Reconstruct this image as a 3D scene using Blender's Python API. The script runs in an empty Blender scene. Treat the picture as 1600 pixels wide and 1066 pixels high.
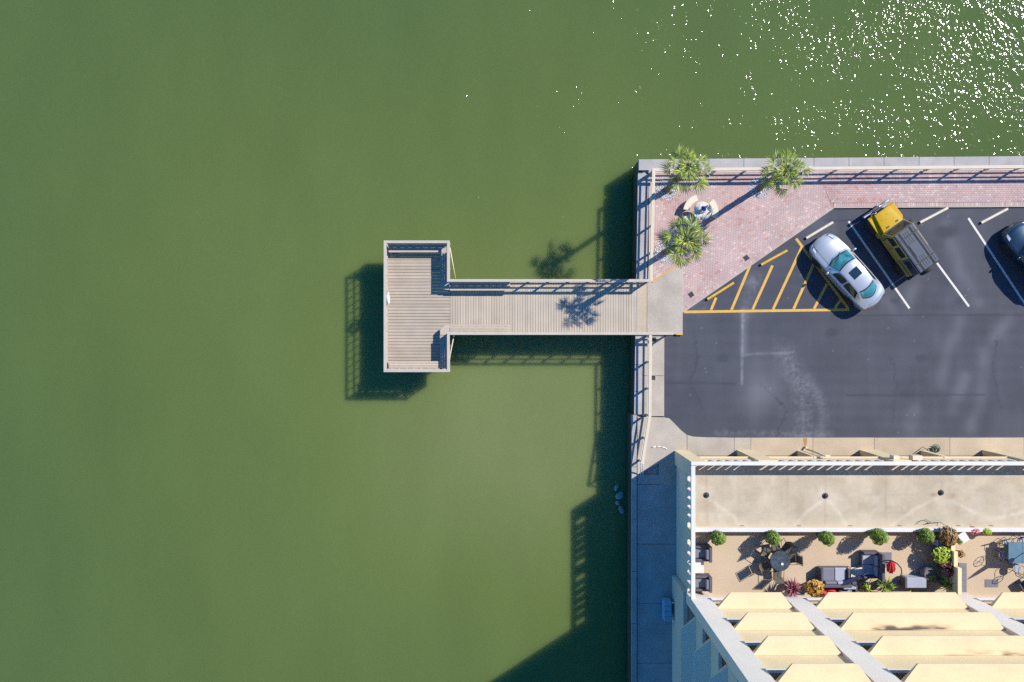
import bpy, math, random
import numpy as np
from mathutils import Vector, Matrix

random.seed(7)
rng = np.random.RandomState(7)
sc = bpy.context.scene
C = sc.collection
H = 44.4            # camera height above the quay
F = 1244.0          # focal length in pixels of the 1600 wide picture
R = math.radians

# ------------------------------------------------------------------ camera, sky, sun
cam = bpy.data.cameras.new('camera')
cam.sensor_width = 36.0
cam.lens = 36.0 * F / 1600.0
cam.clip_start = 0.5
cam.clip_end = 2000
cam_o = bpy.data.objects.new('camera', cam)
C.objects.link(cam_o)
cam_o.location = (0, 0, H)
sc.camera = cam_o

SUN_EL, SUN_AZ = R(41.0), R(33.0)
world = bpy.data.worlds.new('World')
sc.world = world
world.use_nodes = True
wn = world.node_tree
sky = wn.nodes.new('ShaderNodeTexSky')
sky.sky_type = 'NISHITA'
sky.sun_disc = False
sky.sun_elevation = SUN_EL
sky.sun_rotation = R(90) - SUN_AZ
sky.air_density = 1.0
sky.dust_density = 0.0
sky.ozone_density = 9.0
hsv = wn.nodes.new('ShaderNodeHueSaturation')
hsv.inputs['Saturation'].default_value = 1.2
wn.links.new(sky.outputs[0], hsv.inputs['Color'])
wn.links.new(hsv.outputs[0], wn.nodes['Background'].inputs[0])
wn.nodes['Background'].inputs[1].default_value = 0.15
sun = bpy.data.lights.new('sun', 'SUN')
sun.energy = 4.8
sun.angle = R(0.5)
sun.color = (1.0, 0.95, 0.86)
sun_o = bpy.data.objects.new('sun', sun)
C.objects.link(sun_o)
d = Vector((-math.cos(SUN_EL) * math.cos(SUN_AZ), -math.cos(SUN_EL) * math.sin(SUN_AZ), -math.sin(SUN_EL)))
sun_o.rotation_euler = d.to_track_quat('-Z', 'Y').to_euler()
sc.view_settings.view_transform = 'Standard'
sc.view_settings.look = 'None'
sc.view_settings.exposure = 0.42
sc.view_settings.gamma = 1
sc.view_settings.use_curve_mapping = False
sc.cycles.max_bounces = 6
sc.cycles.use_adaptive_sampling = False
sc.cycles.sample_clamp_indirect = 3
sc.cycles.use_denoising = False   # a denoiser would wipe the sun glitter off the water
sc.cycles.caustics_reflective = False
sc.cycles.caustics_refractive = False


def at(px, py, z=0.0):
    s = (H - z) / F
    return ((px - 800) * s, (533 - py) * s)


def at3(px, py, z=0.0):
    x, y = at(px, py, z)
    return (x, y, z)


# ------------------------------------------------------------------ mesh builder
class MB:
    def __init__(s):
        s.v = []; s.f = []; s.t = []; s.sm = []

    def add(s, vs, fs, tint=0.5, smooth=False):
        n = len(s.v)
        s.v += [tuple(p) for p in vs]
        for f in fs:
            s.f.append(tuple(i + n for i in f)); s.t.append(tint); s.sm.append(smooth)
        return s

    def box(s, x0, x1, y0, y1, z0, z1, tint=0.5):
        vs = [(x0, y0, z0), (x1, y0, z0), (x1, y1, z0), (x0, y1, z0), (x0, y0, z1), (x1, y0, z1), (x1, y1, z1), (x0, y1, z1)]
        return s.add(vs, [(0, 3, 2, 1), (4, 5, 6, 7), (0, 1, 5, 4), (1, 2, 6, 5), (2, 3, 7, 6), (3, 0, 4, 7)], tint)

    def obox(s, c, sx, sy, z0, z1, rot=0.0, tint=0.5):
        ca, sa = math.cos(rot), math.sin(rot)
        P = [(c[0] + ca * a - sa * b, c[1] + sa * a + ca * b) for a, b in ((-sx/2, -sy/2), (sx/2, -sy/2), (sx/2, sy/2), (-sx/2, sy/2))]
        return s.prism(P, z0, z1, tint)

    def prism(s, P, z0, z1, tint=0.5, top=None):
        a = sum(P[i][0] * P[(i+1) % len(P)][1] - P[(i+1) % len(P)][0] * P[i][1] for i in range(len(P)))
        if a < 0:
            P = P[::-1]; top = top[::-1] if top else None
        T = top or P
        n = len(P)
        vs = [(p[0], p[1], z0) for p in P] + [(p[0], p[1], z1) for p in T]
        fs = [tuple(range(n))[::-1], tuple(range(n, 2*n))] + [(i, (i+1) % n, n + (i+1) % n, n + i) for i in range(n)]
        return s.add(vs, fs, tint)

    def tube(s, p0, p1, r, n=8, r1=None, tint=0.5, caps=True):
        p0, p1 = Vector(p0), Vector(p1)
        r1 = r if r1 is None else r1
        d = (p1 - p0)
        if d.length < 1e-6: return s
        q = d.to_track_quat('Z', 'Y')
        vs = []
        for p, rr in ((p0, r), (p1, r1)):
            for i in range(n):
                a = 2 * math.pi * i / n
                vs.append(p + q @ Vector((rr * math.cos(a), rr * math.sin(a), 0)))
        fs = [(i, (i+1) % n, n + (i+1) % n, n + i) for i in range(n)]
        s.add(vs, fs, tint, True)
        if caps:
            k = len(s.v) - 2*n
            s.f += [tuple(range(k, k+n))[::-1], tuple(range(k+n, k+2*n))]; s.t += [tint]*2; s.sm += [False]*2
        return s

    def path(s, pts, r, n=6, tint=0.5):
        for a, b in zip(pts, pts[1:]):
            s.tube(a, b, r, n, tint=tint)
        return s

    def beam(s, p0, p1, w, h, tint=0.5):
        """box bar between two points, w horizontal, h vertical"""
        p0, p1 = Vector(p0), Vector(p1)
        d = (p1 - p0).normalized()
        side = d.cross(Vector((0, 0, 1)))
        side = Vector((1, 0, 0)) if side.length < 1e-4 else side.normalized()
        up = side.cross(d).normalized()
        vs = []
        for p in (p0, p1):
            for a, b in ((-1, -1), (1, -1), (1, 1), (-1, 1)):
                vs.append(p + side * (a * w / 2) + up * (b * h / 2))
        return s.add(vs, [(0, 1, 2, 3), (7, 6, 5, 4), (0, 4, 5, 1), (1, 5, 6, 2), (2, 6, 7, 3), (3, 7, 4, 0)], tint)

    def lathe(s, prof, c=(0, 0, 0), n=20, tint=0.5, smooth=True):
        vs = []
        for r, z in prof:
            for i in range(n):
                a = 2 * math.pi * i / n
                vs.append((c[0] + r * math.cos(a), c[1] + r * math.sin(a), c[2] + z))
        fs = []
        for k in range(len(prof) - 1):
            for i in range(n):
                fs.append((k*n + i, k*n + (i+1) % n, (k+1)*n + (i+1) % n, (k+1)*n + i))
        s.add(vs, fs, tint, smooth)
        k = len(s.v) - n
        s.f.append(tuple(range(k, k+n))); s.t.append(tint); s.sm.append(False)
        k = len(s.v) - n * len(prof)
        s.f.append(tuple(range(k, k+n))[::-1]); s.t.append(tint); s.sm.append(False)
        return s

    def ring(s, c, R0, r, axis='Z', n=28, m=8, tint=0.5):
        vs = []
        for i in range(n):
            a = 2*math.pi*i/n
            for j in range(m):
                b = 2*math.pi*j/m
                u, w, h = (R0 + r*math.cos(b))*math.cos(a), (R0 + r*math.cos(b))*math.sin(a), r*math.sin(b)
                p = {'Z': (u, w, h), 'X': (h, u, w), 'Y': (u, h, w)}[axis]
                vs.append((c[0]+p[0], c[1]+p[1], c[2]+p[2]))
        fs = [(i*m + j, ((i+1) % n)*m + j, ((i+1) % n)*m + (j+1) % m, i*m + (j+1) % m) for i in range(n) for j in range(m)]
        return s.add(vs, fs, tint, True)

    def sector(s, c, r0, r1, a0, a1, z0, z1, n=14, tint=0.5):
        P = [(c[0] + r1*math.cos(a0 + (a1-a0)*i/n), c[1] + r1*math.sin(a0 + (a1-a0)*i/n)) for i in range(n+1)]
        Q = [(c[0] + r0*math.cos(a0 + (a1-a0)*i/n), c[1] + r0*math.sin(a0 + (a1-a0)*i/n)) for i in range(n+1)]
        for i in range(n):
            s.prism([P[i], P[i+1], Q[i+1], Q[i]], z0, z1, tint)
        return s

    def mesh(s, name, off=(0, 0, 0)):
        me = bpy.data.meshes.new(name)
        me.from_pydata([(v[0]-off[0], v[1]-off[1], v[2]-off[2]) for v in s.v], [], s.f)
        me.polygons.foreach_set('use_smooth', s.sm)
        a = me.attributes.new('tint', 'FLOAT', 'FACE')
        a.data.foreach_set('value', s.t)
        me.update()
        return me

    def build(s, name, mat, parent=None, loc=None, world=True, bevel=0, **tags):
        """world=True: vertices are in world space and get rebased on the parent or on loc"""
        off = Vector((0, 0, 0))
        if world:
            off = Vector(loc) if loc is not None else (wloc(parent) if parent else off)
        me = s.mesh(name, off)
        me.materials.append(mat)
        o = bpy.data.objects.new(name, me)
        C.objects.link(o)
        if parent:
            o.parent = parent
        if loc is not None:
            o.location = Vector(loc) - (wloc(parent) if parent and world else Vector((0, 0, 0)))
        if bevel:
            b = o.modifiers.new('bevel', 'BEVEL'); b.width = bevel; b.segments = 2; b.limit_method = 'ANGLE'; b.angle_limit = R(40)
        tag(o, **tags)
        return o


def wloc(o):
    p = Vector((0, 0, 0))
    while o is not None:
        p += o.location; o = o.parent
    return p


def tag(o, label=None, cat=None, group=None, kind=None):
    if label: o['label'] = label
    if cat: o['category'] = cat
    if group: o['group'] = group
    if kind: o['kind'] = kind
    return o


def thing(name, loc=(0, 0, 0), rz=0.0, label=None, cat=None, group=None, kind=None):
    o = bpy.data.objects.new(name, None)
    o.empty_display_size = 0.2
    C.objects.link(o)
    o.location = loc; o.rotation_euler = (0, 0, rz)
    return tag(o, label, cat, group, kind)


def piece(name, mesh, parent, loc=(0, 0, 0), rot=(0, 0, 0), sc_=None, **tags):
    o = bpy.data.objects.new(name, mesh)
    C.objects.link(o)
    o.parent = parent
    o.location = loc; o.rotation_euler = rot
    if sc_: o.scale = sc_
    return tag(o, **tags)


def copy_tree(o, parent=None):
    c = o.copy(); C.objects.link(c); c.parent = parent
    for ch in list(o.children):
        copy_tree(ch, c)
    return c


# ------------------------------------------------------------------ materials
def srgb(r, g, b):
    def f(x):
        x /= 255.0
        return x / 12.92 if x <= 0.04045 else ((x + 0.055) / 1.055) ** 2.4
    return (f(r), f(g), f(b))


def mat(name, col, rough=0.8, var=0.12, vs=1.5, fine=0.08, fs=40.0, bump=0.0, bs=60.0, metal=0.0, tint=None,
        objrand=0.0, spec=None, coat=0.0, wear=None, wear2=None, aniso=None):
    m = bpy.data.materials.new(name); m.use_nodes = True
    nt = m.node_tree; N = nt.nodes; L = nt.links
    b = N['Principled BSDF']
    b.inputs['Roughness'].default_value = rough
    b.inputs['Metallic'].default_value = metal
    if spec is not None: b.inputs['Specular IOR Level'].default_value = spec
    if coat: b.inputs['Coat Weight'].default_value = coat; b.inputs['Coat Roughness'].default_value = 0.06
    geo = N.new('ShaderNodeNewGeometry')
    vec = geo.outputs['Position']
    if aniso:
        mp = N.new('ShaderNodeMapping'); mp.inputs['Scale'].default_value = aniso
        L.new(vec, mp.inputs[0]); vec = mp.outputs[0]

    def noise(scale, detail=3.0):
        n = N.new('ShaderNodeTexNoise'); n.inputs['Scale'].default_value = scale; n.inputs['Detail'].default_value = detail
        L.new(vec, n.inputs['Vector']); return n.outputs[0]

    def mul(sock, amt, a, center=0.5):
        mr = N.new('ShaderNodeMapRange'); mr.inputs[1].default_value = 0.25; mr.inputs[2].default_value = 0.75
        mr.inputs[3].default_value = 1 - amt; mr.inputs[4].default_value = 1 + amt
        L.new(sock, mr.inputs[0])
        x = N.new('ShaderNodeMix'); x.data_type = 'RGBA'; x.blend_type = 'MULTIPLY'; x.inputs[0].default_value = 1
        L.new(a, x.inputs[6]); L.new(mr.outputs[0], x.inputs[7]); return x.outputs[2]
    rgb = N.new('ShaderNodeRGB'); rgb.outputs[0].default_value = (*col, 1)
    cur = rgb.outputs[0]
    if tint:
        at_ = N.new('ShaderNodeAttribute'); at_.attribute_name = 'tint'
        rp = N.new('ShaderNodeValToRGB')
        cols = [col] + list(tint)
        while len(rp.color_ramp.elements) < len(cols): rp.color_ramp.elements.new(0.5)
        for i, c in enumerate(cols):
            rp.color_ramp.elements[i].position = i / (len(cols) - 1); rp.color_ramp.elements[i].color = (*c, 1)
        L.new(at_.outputs['Fac'], rp.inputs[0]); cur = rp.outputs[0]
    if objrand:
        oi = N.new('ShaderNodeObjectInfo')
        mr = N.new('ShaderNodeMapRange'); mr.inputs[3].default_value = 1 - objrand; mr.inputs[4].default_value = 1 + objrand
        L.new(oi.outputs['Random'], mr.inputs[0])
        x = N.new('ShaderNodeMix'); x.data_type = 'RGBA'; x.blend_type = 'MULTIPLY'; x.inputs[0].default_value = 1
        L.new(cur, x.inputs[6]); L.new(mr.outputs[0], x.inputs[7]); cur = x.outputs[2]
    if var: cur = mul(noise(vs, 5), var, cur)
    if fine: cur = mul(noise(fs, 2), fine, cur)
    for attr, c2 in ((('wear', wear),) if wear else ()) + ((('rust', wear2),) if wear2 else ()):
        a2 = N.new('ShaderNodeAttribute'); a2.attribute_name = attr
        x = N.new('ShaderNodeMix'); x.data_type = 'RGBA'
        L.new(a2.outputs['Fac'], x.inputs[0]); L.new(cur, x.inputs[6]); x.inputs[7].default_value = (*c2, 1); cur = x.outputs[2]
    L.new(cur, b.inputs['Base Color'])
    if bump:
        bn = N.new('ShaderNodeBump'); bn.inputs['Strength'].default_value = 1; bn.inputs['Distance'].default_value = bump
        L.new(noise(bs, 3), bn.inputs['Height']); L.new(bn.outputs[0], b.inputs['Normal'])
    return m


M = {}
M['concrete'] = mat('concrete', (.40, .345, .28), .85, .16, .9, .12, 14, bump=.004, bs=40, objrand=.05)
M['concrete_tan'] = mat('concrete_tan', (.44, .345, .24), .85, .14, .8, .12, 14, bump=.004, bs=40, objrand=.06)
M['concrete_grey'] = mat('concrete_grey', (.36, .335, .32), .85, .15, 1.2, .1, 20, bump=.003, bs=50, objrand=.05)
M['asphalt'] = mat('asphalt', (.042, .045, .060), .85, .16, .5, .30, 45, bump=.006, bs=90, wear=(.24, .24, .27))
M['paver'] = mat('paver', (.46, .245, .205), .9, .13, .7, .1, 30, bump=.003, bs=60,
                 tint=[(.50, .31, .27), (.49, .34, .31), (.44, .335, .32), (.53, .37, .31), (.57, .45, .40)])
M['mortar'] = mat('mortar', (.34, .25, .22), .95, .1, 2)
M['yellow_paint'] = mat('yellow_paint', (.60, .34, .055), .7, .1, 6, .18, 22)
M['white_paint'] = mat('white_paint', (.62, .58, .52), .7, .1, 6, .15, 22)
M['deck'] = mat('deck', (.45, .375, .29), .8, .08, 1.2, .10, 25, objrand=.085, bump=.002, bs=80)
M['deck_warm'] = mat('deck_warm', (.41, .335, .255), .8, .10, 1.2, .12, 25, objrand=.09, bump=.002, bs=80)
M['deck_rail'] = mat('deck_rail', (.47, .405, .33), .7, .06, 2, .06, 25, objrand=.03)
M['quay_rail'] = mat('quay_rail', (.58, .49, .37), .7, .06, 2, .06, 25, objrand=.03)
M['pile'] = mat('pile', (.16, .13, .10), .9, .2, 4)
M['yellow_wall'] = mat('yellow_wall', (.72, .57, .34), .85, .05, .8, .05, 12, bump=.002, bs=50)
M['yellow_ledge'] = mat('yellow_ledge', (.68, .495, .305), .85, .05, .8, .05, 12, bump=.002, bs=50, wear=(.09, .07, .045))
M['cream'] = mat('cream', (.68, .56, .40), .8, .05, 2)
M['white'] = mat('white', (.62, .60, .60), .6, .04, 2, .03)
M['fin_grey'] = mat('fin_grey', (.74, .66, .58), .85, .05, .6, .05, 14, bump=.002, bs=50)
M['yellow_wall_shaded'] = mat('yellow_wall_shaded', (.60, .56, .45), .85, .06, .7, .05, 12)  # yellow wall paint greyed, shade of the west faces put into the colour
M['deck_concrete'] = mat('deck_concrete', (.43, .365, .27), .9, .16, .9, .09, 18, bump=.004, bs=30, wear=(.54, .475, .375), wear2=(.26, .17, .10))
M['terrace_floor'] = mat('terrace_floor', (.50, .385, .265), .9, .07, .6, .22, 26, bump=.004, bs=60)
M['glass_dark'] = mat('glass_dark', (.02, .035, .04), .08, 0, fine=0, spec=.6)
M['black'] = mat('black', (.015, .015, .018), .6, .1, 5)
M['dark_metal'] = mat('dark_metal', (.03, .028, .028), .45, .1, 8, metal=.3)
M['rubber'] = mat('rubber', (.02, .02, .022), .8, .1, 5)
M['alloy'] = mat('alloy', (.45, .45, .47), .3, .05, 8, metal=.9)
M['chrome'] = mat('chrome', (.7, .7, .72), .12, 0, fine=0, metal=1)
M['silver'] = mat('silver', (.50, .51, .53), .30, .02, 3, .02, metal=.45, coat=.8)
M['car_yellow'] = mat('car_yellow', (.50, .30, .002), .55, .05, 4, .05, spec=.25)
M['car_yellow_shaded'] = mat('car_yellow_shaded', (.38, .27, .06), .5, .12, 3, .08)  # yellow car paint dulled to olive, shade of the flanks put into the colour
M['car_blue'] = mat('car_blue', (.018, .045, .075), .3, .02, 3, .02, metal=.4, coat=1.0)
M['soft_top'] = mat('soft_top', (.045, .060, .085), .6, .12, 6, .1)
M['teal_sky_glass'] = mat('teal_sky_glass', (.05, .20, .21), .06, .6, 3.5, fine=0, spec=.9, coat=.5)  # mottled sky reflection put into the glass colour
M['roof_glass'] = mat('roof_glass', (.015, .035, .05), .1, 0, fine=0, spec=.7)
M['lamp_glass'] = mat('lamp_glass', (.55, .60, .66), .1, 0, fine=0, spec=.8)
M['red_lamp'] = mat('red_lamp', (.35, .02, .015), .2, 0, fine=0)
M['trunk'] = mat('trunk', (.17, .125, .095), .95, .25, 9, .2, 40, bump=.02, bs=25)
M['frond'] = mat('frond', (.075, .115, .015), .45, .1, 3, .1, tint=[(.19, .26, .03), (.36, .40, .06), (.60, .55, .18)], objrand=.12)
M['dead_frond'] = mat('dead_frond', (.26, .17, .08), .8, .1, 3, .1, tint=[(.33, .23, .11)])
M['topiary'] = mat('topiary', (.055, .10, .010), .6, .1, 5, .1, tint=[(.14, .215, .015), (.25, .34, .03)])
M['lime_leaf'] = mat('lime_leaf', (.20, .28, .02), .55, .1, 5, tint=[(.33, .42, .03), (.46, .52, .06)])
M['green_leaf'] = mat('green_leaf', (.07, .13, .015), .55, .1, 5, tint=[(.16, .24, .02), (.30, .36, .04)])
M['burgundy_leaf'] = mat('burgundy_leaf', (.09, .012, .025), .55, .1, 5, tint=[(.20, .04, .06), (.42, .16, .17)])
M['croton_leaf'] = mat('croton_leaf', (.16, .05, .012), .55, .1, 5, tint=[(.40, .16, .02), (.58, .40, .07)])
M['brown_leaf'] = mat('brown_leaf', (.10, .05, .02), .55, .1, 5, tint=[(.24, .12, .03), (.34, .20, .05)])
M['pink_petal'] = mat('pink_petal', (.60, .03, .10), .6, .1, 5, tint=[(.65, .10, .16), (.7, .4, .42)])
M['pebble'] = mat('pebble', (.30, .30, .30), .8, .1, 5, tint=[(.55, .55, .56), (.80, .80, .80)])
M['table_stone'] = mat('table_stone', (.66, .58, .44), .8, .06, 3, .1, 30)
M['royal_blue'] = mat('royal_blue', (.008, .055, .33), .5, .1, 5)
M['wicker'] = mat('wicker', (.095, .085, .100), .8, .1, 5, .2, 60, bump=.004, bs=120)
M['cushion'] = mat('cushion', (.17, .17, .20), .85, .08, 4, .06)
M['cushion_light'] = mat('cushion_light', (.34, .36, .42), .85, .08, 4, .06)
M['red_cloth'] = mat('red_cloth', (.52, .015, .03), .75, .15, 6, .08)
M['navy_cloth'] = mat('navy_cloth', (.02, .02, .075), .8, .1, 6)
M['table_glass'] = mat('table_glass', (.05, .07, .095), .2, .5, 7, fine=.3, fs=25, spec=.6)
M['patio_glass'] = mat('patio_glass', (.11, .20, .27), .12, .12, 4, fine=.1, spec=.6)
M['sling'] = mat('sling', (.12, .10, .075), .8, .1, 5, .1)
M['mat_grey'] = mat('mat_grey', (.17, .165, .19), .9, .1, 5, .15, 40)
M['utility_blue'] = mat('utility_grey', (.20, .38, .50), .5, .06, 4)
M['pot'] = mat('pot', (.16, .14, .15), .7, .15, 4)
M['terracotta'] = mat('terracotta', (.36, .17, .10), .8, .1, 4)
M['soil'] = mat('soil', (.06, .04, .03), .95, .2, 10)
M['grate'] = mat('grate', (.045, .05, .055), .7, .2, 10)
M['hose_green'] = mat('hose_green', (.02, .09, .05), .5, .1, 10)
M['rock'] = mat('rock', (.34, .34, .30), .9, .3, 5, .2)


def water_material():
    m = bpy.data.materials.new('green_water'); m.use_nodes = True
    nt = m.node_tree; N = nt.nodes; L = nt.links
    b = N['Principled BSDF']
    geo = N.new('ShaderNodeNewGeometry')

    def noise(scale, detail, vec=None, rough=.5):
        n = N.new('ShaderNodeTexNoise'); n.inputs['Scale'].default_value = scale; n.inputs['Detail'].default_value = detail
        n.inputs['Roughness'].default_value = rough
        L.new(vec or geo.outputs['Position'], n.inputs['Vector']); return n.outputs[0]
    # turbidity: bottle green in deep water, yellower over the shallow bottom near the quay
    sep = N.new('ShaderNodeSeparateXYZ'); L.new(geo.outputs['Position'], sep.inputs[0])

    def gauss(cx, cy, sx, sy):
        def sq(out, c, s_):
            a = N.new('ShaderNodeMath'); a.operation = 'SUBTRACT'; L.new(sep.outputs[out], a.inputs[0]); a.inputs[1].default_value = c
            q = N.new('ShaderNodeMath'); q.operation = 'DIVIDE'; L.new(a.outputs[0], q.inputs[0]); q.inputs[1].default_value = s_
            w = N.new('ShaderNodeMath'); w.operation = 'MULTIPLY'; L.new(q.outputs[0], w.inputs[0]); L.new(q.outputs[0], w.inputs[1]); return w
        s1, s2 = sq(0, cx, sx), sq(1, cy, sy)
        a = N.new('ShaderNodeMath'); a.operation = 'ADD'; L.new(s1.outputs[0], a.inputs[0]); L.new(s2.outputs[0], a.inputs[1])
        ng = N.new('ShaderNodeMath'); ng.operation = 'MULTIPLY'; L.new(a.outputs[0], ng.inputs[0]); ng.inputs[1].default_value = -1
        e = N.new('ShaderNodeMath'); e.operation = 'EXPONENT'; L.new(ng.outputs[0], e.inputs[0]); return e.outputs[0]

    def addm(a, bb, k=1.0):
        x = N.new('ShaderNodeMath'); x.operation = 'MULTIPLY_ADD'; L.new(bb, x.inputs[0]); x.inputs[1].default_value = k; L.new(a, x.inputs[2]); return x.outputs[0]
    n1 = noise(.045, 3)
    f = addm(gauss(1, -3, 19, 17), n1, .7)
    f = addm(f, gauss(2.2, -4.5, 5.5, 4.5), .45)
    rp = N.new('ShaderNodeValToRGB')
    E_ = rp.color_ramp.elements
    E_[0].position = .12; E_[0].color = (.076, .115, .034, 1)
    E_[1].position = 1.0; E_[1].color = (.150, .182, .064, 1)
    e = E_.new(.6); e.color = (.110, .146, .040, 1)
    mr = N.new('ShaderNodeMapRange'); mr.inputs[1].default_value = .1; mr.inputs[2].default_value = 1.6
    L.new(f, mr.inputs[0]); L.new(mr.outputs[0], rp.inputs[0])
    mpf = N.new('ShaderNodeMapping'); mpf.inputs['Rotation'].default_value = (0, 0, R(-20)); mpf.inputs['Scale'].default_value = (1, .35, 1)
    L.new(geo.outputs['Position'], mpf.inputs[0])
    fl = N.new('ShaderNodeMapRange'); fl.inputs[1].default_value = .25; fl.inputs[2].default_value = .75; fl.inputs[3].default_value = .955; fl.inputs[4].default_value = 1.045
    L.new(addm(noise(.35, 4, mpf.outputs[0]), addm(noise(5.0, 3, mpf.outputs[0]), n1, 0), .35), fl.inputs[0]); fl.inputs[1].default_value = .45; fl.inputs[2].default_value = .9
    mm = N.new('ShaderNodeMix'); mm.data_type = 'RGBA'; mm.blend_type = 'MULTIPLY'; mm.inputs[0].default_value = 1
    L.new(rp.outputs[0], mm.inputs[6]); L.new(fl.outputs[0], mm.inputs[7])
    L.new(mm.outputs[2], b.inputs['Base Color'])
    b.inputs['Roughness'].default_value = .8
    b.inputs['Specular IOR Level'].default_value = 0
    b.inputs['Subsurface Weight'].default_value = 0.0
    b.inputs['Subsurface Radius'].default_value = (.30, .38, .25)
    b.inputs['Subsurface Scale'].default_value = 4.2
    # ripples: chop with a broken gust pattern, seen in the reflections of the surface
    mp = N.new('ShaderNodeMapping'); mp.inputs['Rotation'].default_value = (0, 0, R(28)); mp.inputs['Scale'].default_value = (1, .70, 1)
    L.new(geo.outputs['Position'], mp.inputs[0])
    chop = noise(4.8, 1.6, mp.outputs[0], .5)
    swell = noise(.8, 1, mp.outputs[0])
    gust = noise(.45, 2)
    g = N.new('ShaderNodeMapRange'); g.inputs[1].default_value = .3; g.inputs[2].default_value = .7; g.inputs[3].default_value = .45; g.inputs[4].default_value = 1.35
    L.new(gust, g.inputs[0])
    hm = N.new('ShaderNodeMath'); hm.operation = 'MULTIPLY'; L.new(chop, hm.inputs[0]); L.new(g.outputs[0], hm.inputs[1])
    hs = addm(hm.outputs[0], swell, 1.2)
    bn = N.new('ShaderNodeBump'); bn.inputs['Strength'].default_value = 1; bn.inputs['Distance'].default_value = .066
    L.new(hs, bn.inputs['Height'])
    gl = N.new('ShaderNodeBsdfGlossy'); gl.inputs['Roughness'].default_value = .065
    L.new(bn.outputs[0], gl.inputs['Normal'])
    fr = N.new('ShaderNodeFresnel'); fr.inputs['IOR'].default_value = 1.33; L.new(bn.outputs[0], fr.inputs['Normal'])
    mx = N.new('ShaderNodeMixShader'); L.new(fr.outputs[0], mx.inputs[0])
    ss = N.new('ShaderNodeSubsurfaceScattering'); ss.falloff = 'BURLEY'
    ss.inputs['Scale'].default_value = .85; ss.inputs['Radius'].default_value = (1, 1.1, .9)
    L.new(mm.outputs[2], ss.inputs['Color']); L.new(ss.outputs[0], mx.inputs[1]); L.new(gl.outputs[0], mx.inputs[2])
    L.new(mx.outputs[0], N['Material Output'].inputs['Surface'])
    return m


M['water'] = water_material()


# ------------------------------------------------------------------ numpy wear masks
def vnoise(x, y, s, seed=0):
    r = np.random.RandomState(seed); G = r.rand(64, 64)
    x = x * s; y = y * s
    xi = np.floor(x).astype(int); yi = np.floor(y).astype(int); fx = x - xi; fy = y - yi
    fx = fx*fx*(3-2*fx); fy = fy*fy*(3-2*fy)
    g = lambda a, b: G[a % 64, b % 64]
    return (g(xi, yi)*(1-fx)+g(xi+1, yi)*fx)*(1-fy)+(g(xi, yi+1)*(1-fx)+g(xi+1, yi+1)*fx)*fy


def seg(x, y, p, q, w):
    dx, dy = q[0]-p[0], q[1]-p[1]
    t = np.clip(((x-p[0])*dx+(y-p[1])*dy)/(dx*dx+dy*dy), 0, 1)
    dd = np.hypot(x-p[0]-t*dx, y-p[1]-t*dy)
    return np.exp(-(dd/w)**2)


def poly(x, y, pts, w):
    o = np.zeros_like(x)
    for a, b in zip(pts, pts[1:]): o = np.maximum(o, seg(x, y, a, b, w))
    return o


def blob(x, y, c, a, b):
    return np.exp(-((x-c[0])/a)**2-((y-c[1])/b)**2)


def grid(name, x0, x1, y0, y1, z, res, fn, material, parent=None, **tags):
    nx = int((x1-x0)/res)+1; ny = int((y1-y0)/res)+1
    X, Y = np.meshgrid(np.linspace(x0, x1, nx), np.linspace(y0, y1, ny))
    off = wloc(parent) if parent else Vector((0, 0, 0))
    co = np.stack([X-off[0], Y-off[1], np.full_like(X, z-off[2])], -1).reshape(-1, 3)
    i = np.arange(nx*ny).reshape(ny, nx)
    q = np.stack([i[:-1, :-1], i[:-1, 1:], i[1:, 1:], i[1:, :-1]], -1).reshape(-1, 4)
    me = bpy.data.meshes.new(name)
    me.vertices.add(len(co)); me.vertices.foreach_set('co', co.ravel())
    me.loops.add(q.size); me.loops.foreach_set('vertex_index', q.ravel())
    me.polygons.add(len(q)); me.polygons.foreach_set('loop_start', np.arange(0, q.size, 4)); me.polygons.foreach_set('loop_total', np.full(len(q), 4))
    me.update(calc_edges=True); me.validate()
    wv, rv = fn(X, Y)
    for nme, val in (('wear', wv), ('rust', rv)):
        a = me.attributes.new(nme, 'FLOAT', 'POINT'); a.data.foreach_set('value', np.clip(val, 0, 1).ravel().astype(np.float32))
    me.materials.append(material)
    o = bpy.data.objects.new(name, me); C.objects.link(o)
    if parent: o.parent = parent
    return tag(o, **tags)


# ================================================================== SETTING
WZ = -1.8
MB().box(-260, 260, -260, 260, WZ - 4, WZ).build('water', M['water'], kind='structure', label='calm opaque green water with sun glitter at the upper right')

# quay body under the paving
EX = 40.0
quay_out = [at(998, 250), at(1600, 245), (EX, at(1700, 244)[1]), (EX, -45), (at(988, 1066)[0], -45), at(988, 1066), at(987.5, 651), at(991.6, 648), at(993.5, 520)]


def inset(P, dx0, dy0): return [(p[0] + dx0, p[1] - dy0) for p in P]


MB().prism([(quay_out[0][0]+.12, quay_out[0][1]-.12), (EX-.1, quay_out[1][1]-.15), (EX-.1, -44), (6.95, -44), (6.95, -4.5), (7.05, 0)], -4.5, -.16).build(
    'ground', M['concrete_grey'], kind='structure', label='fill of the quay below the paving')

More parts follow.
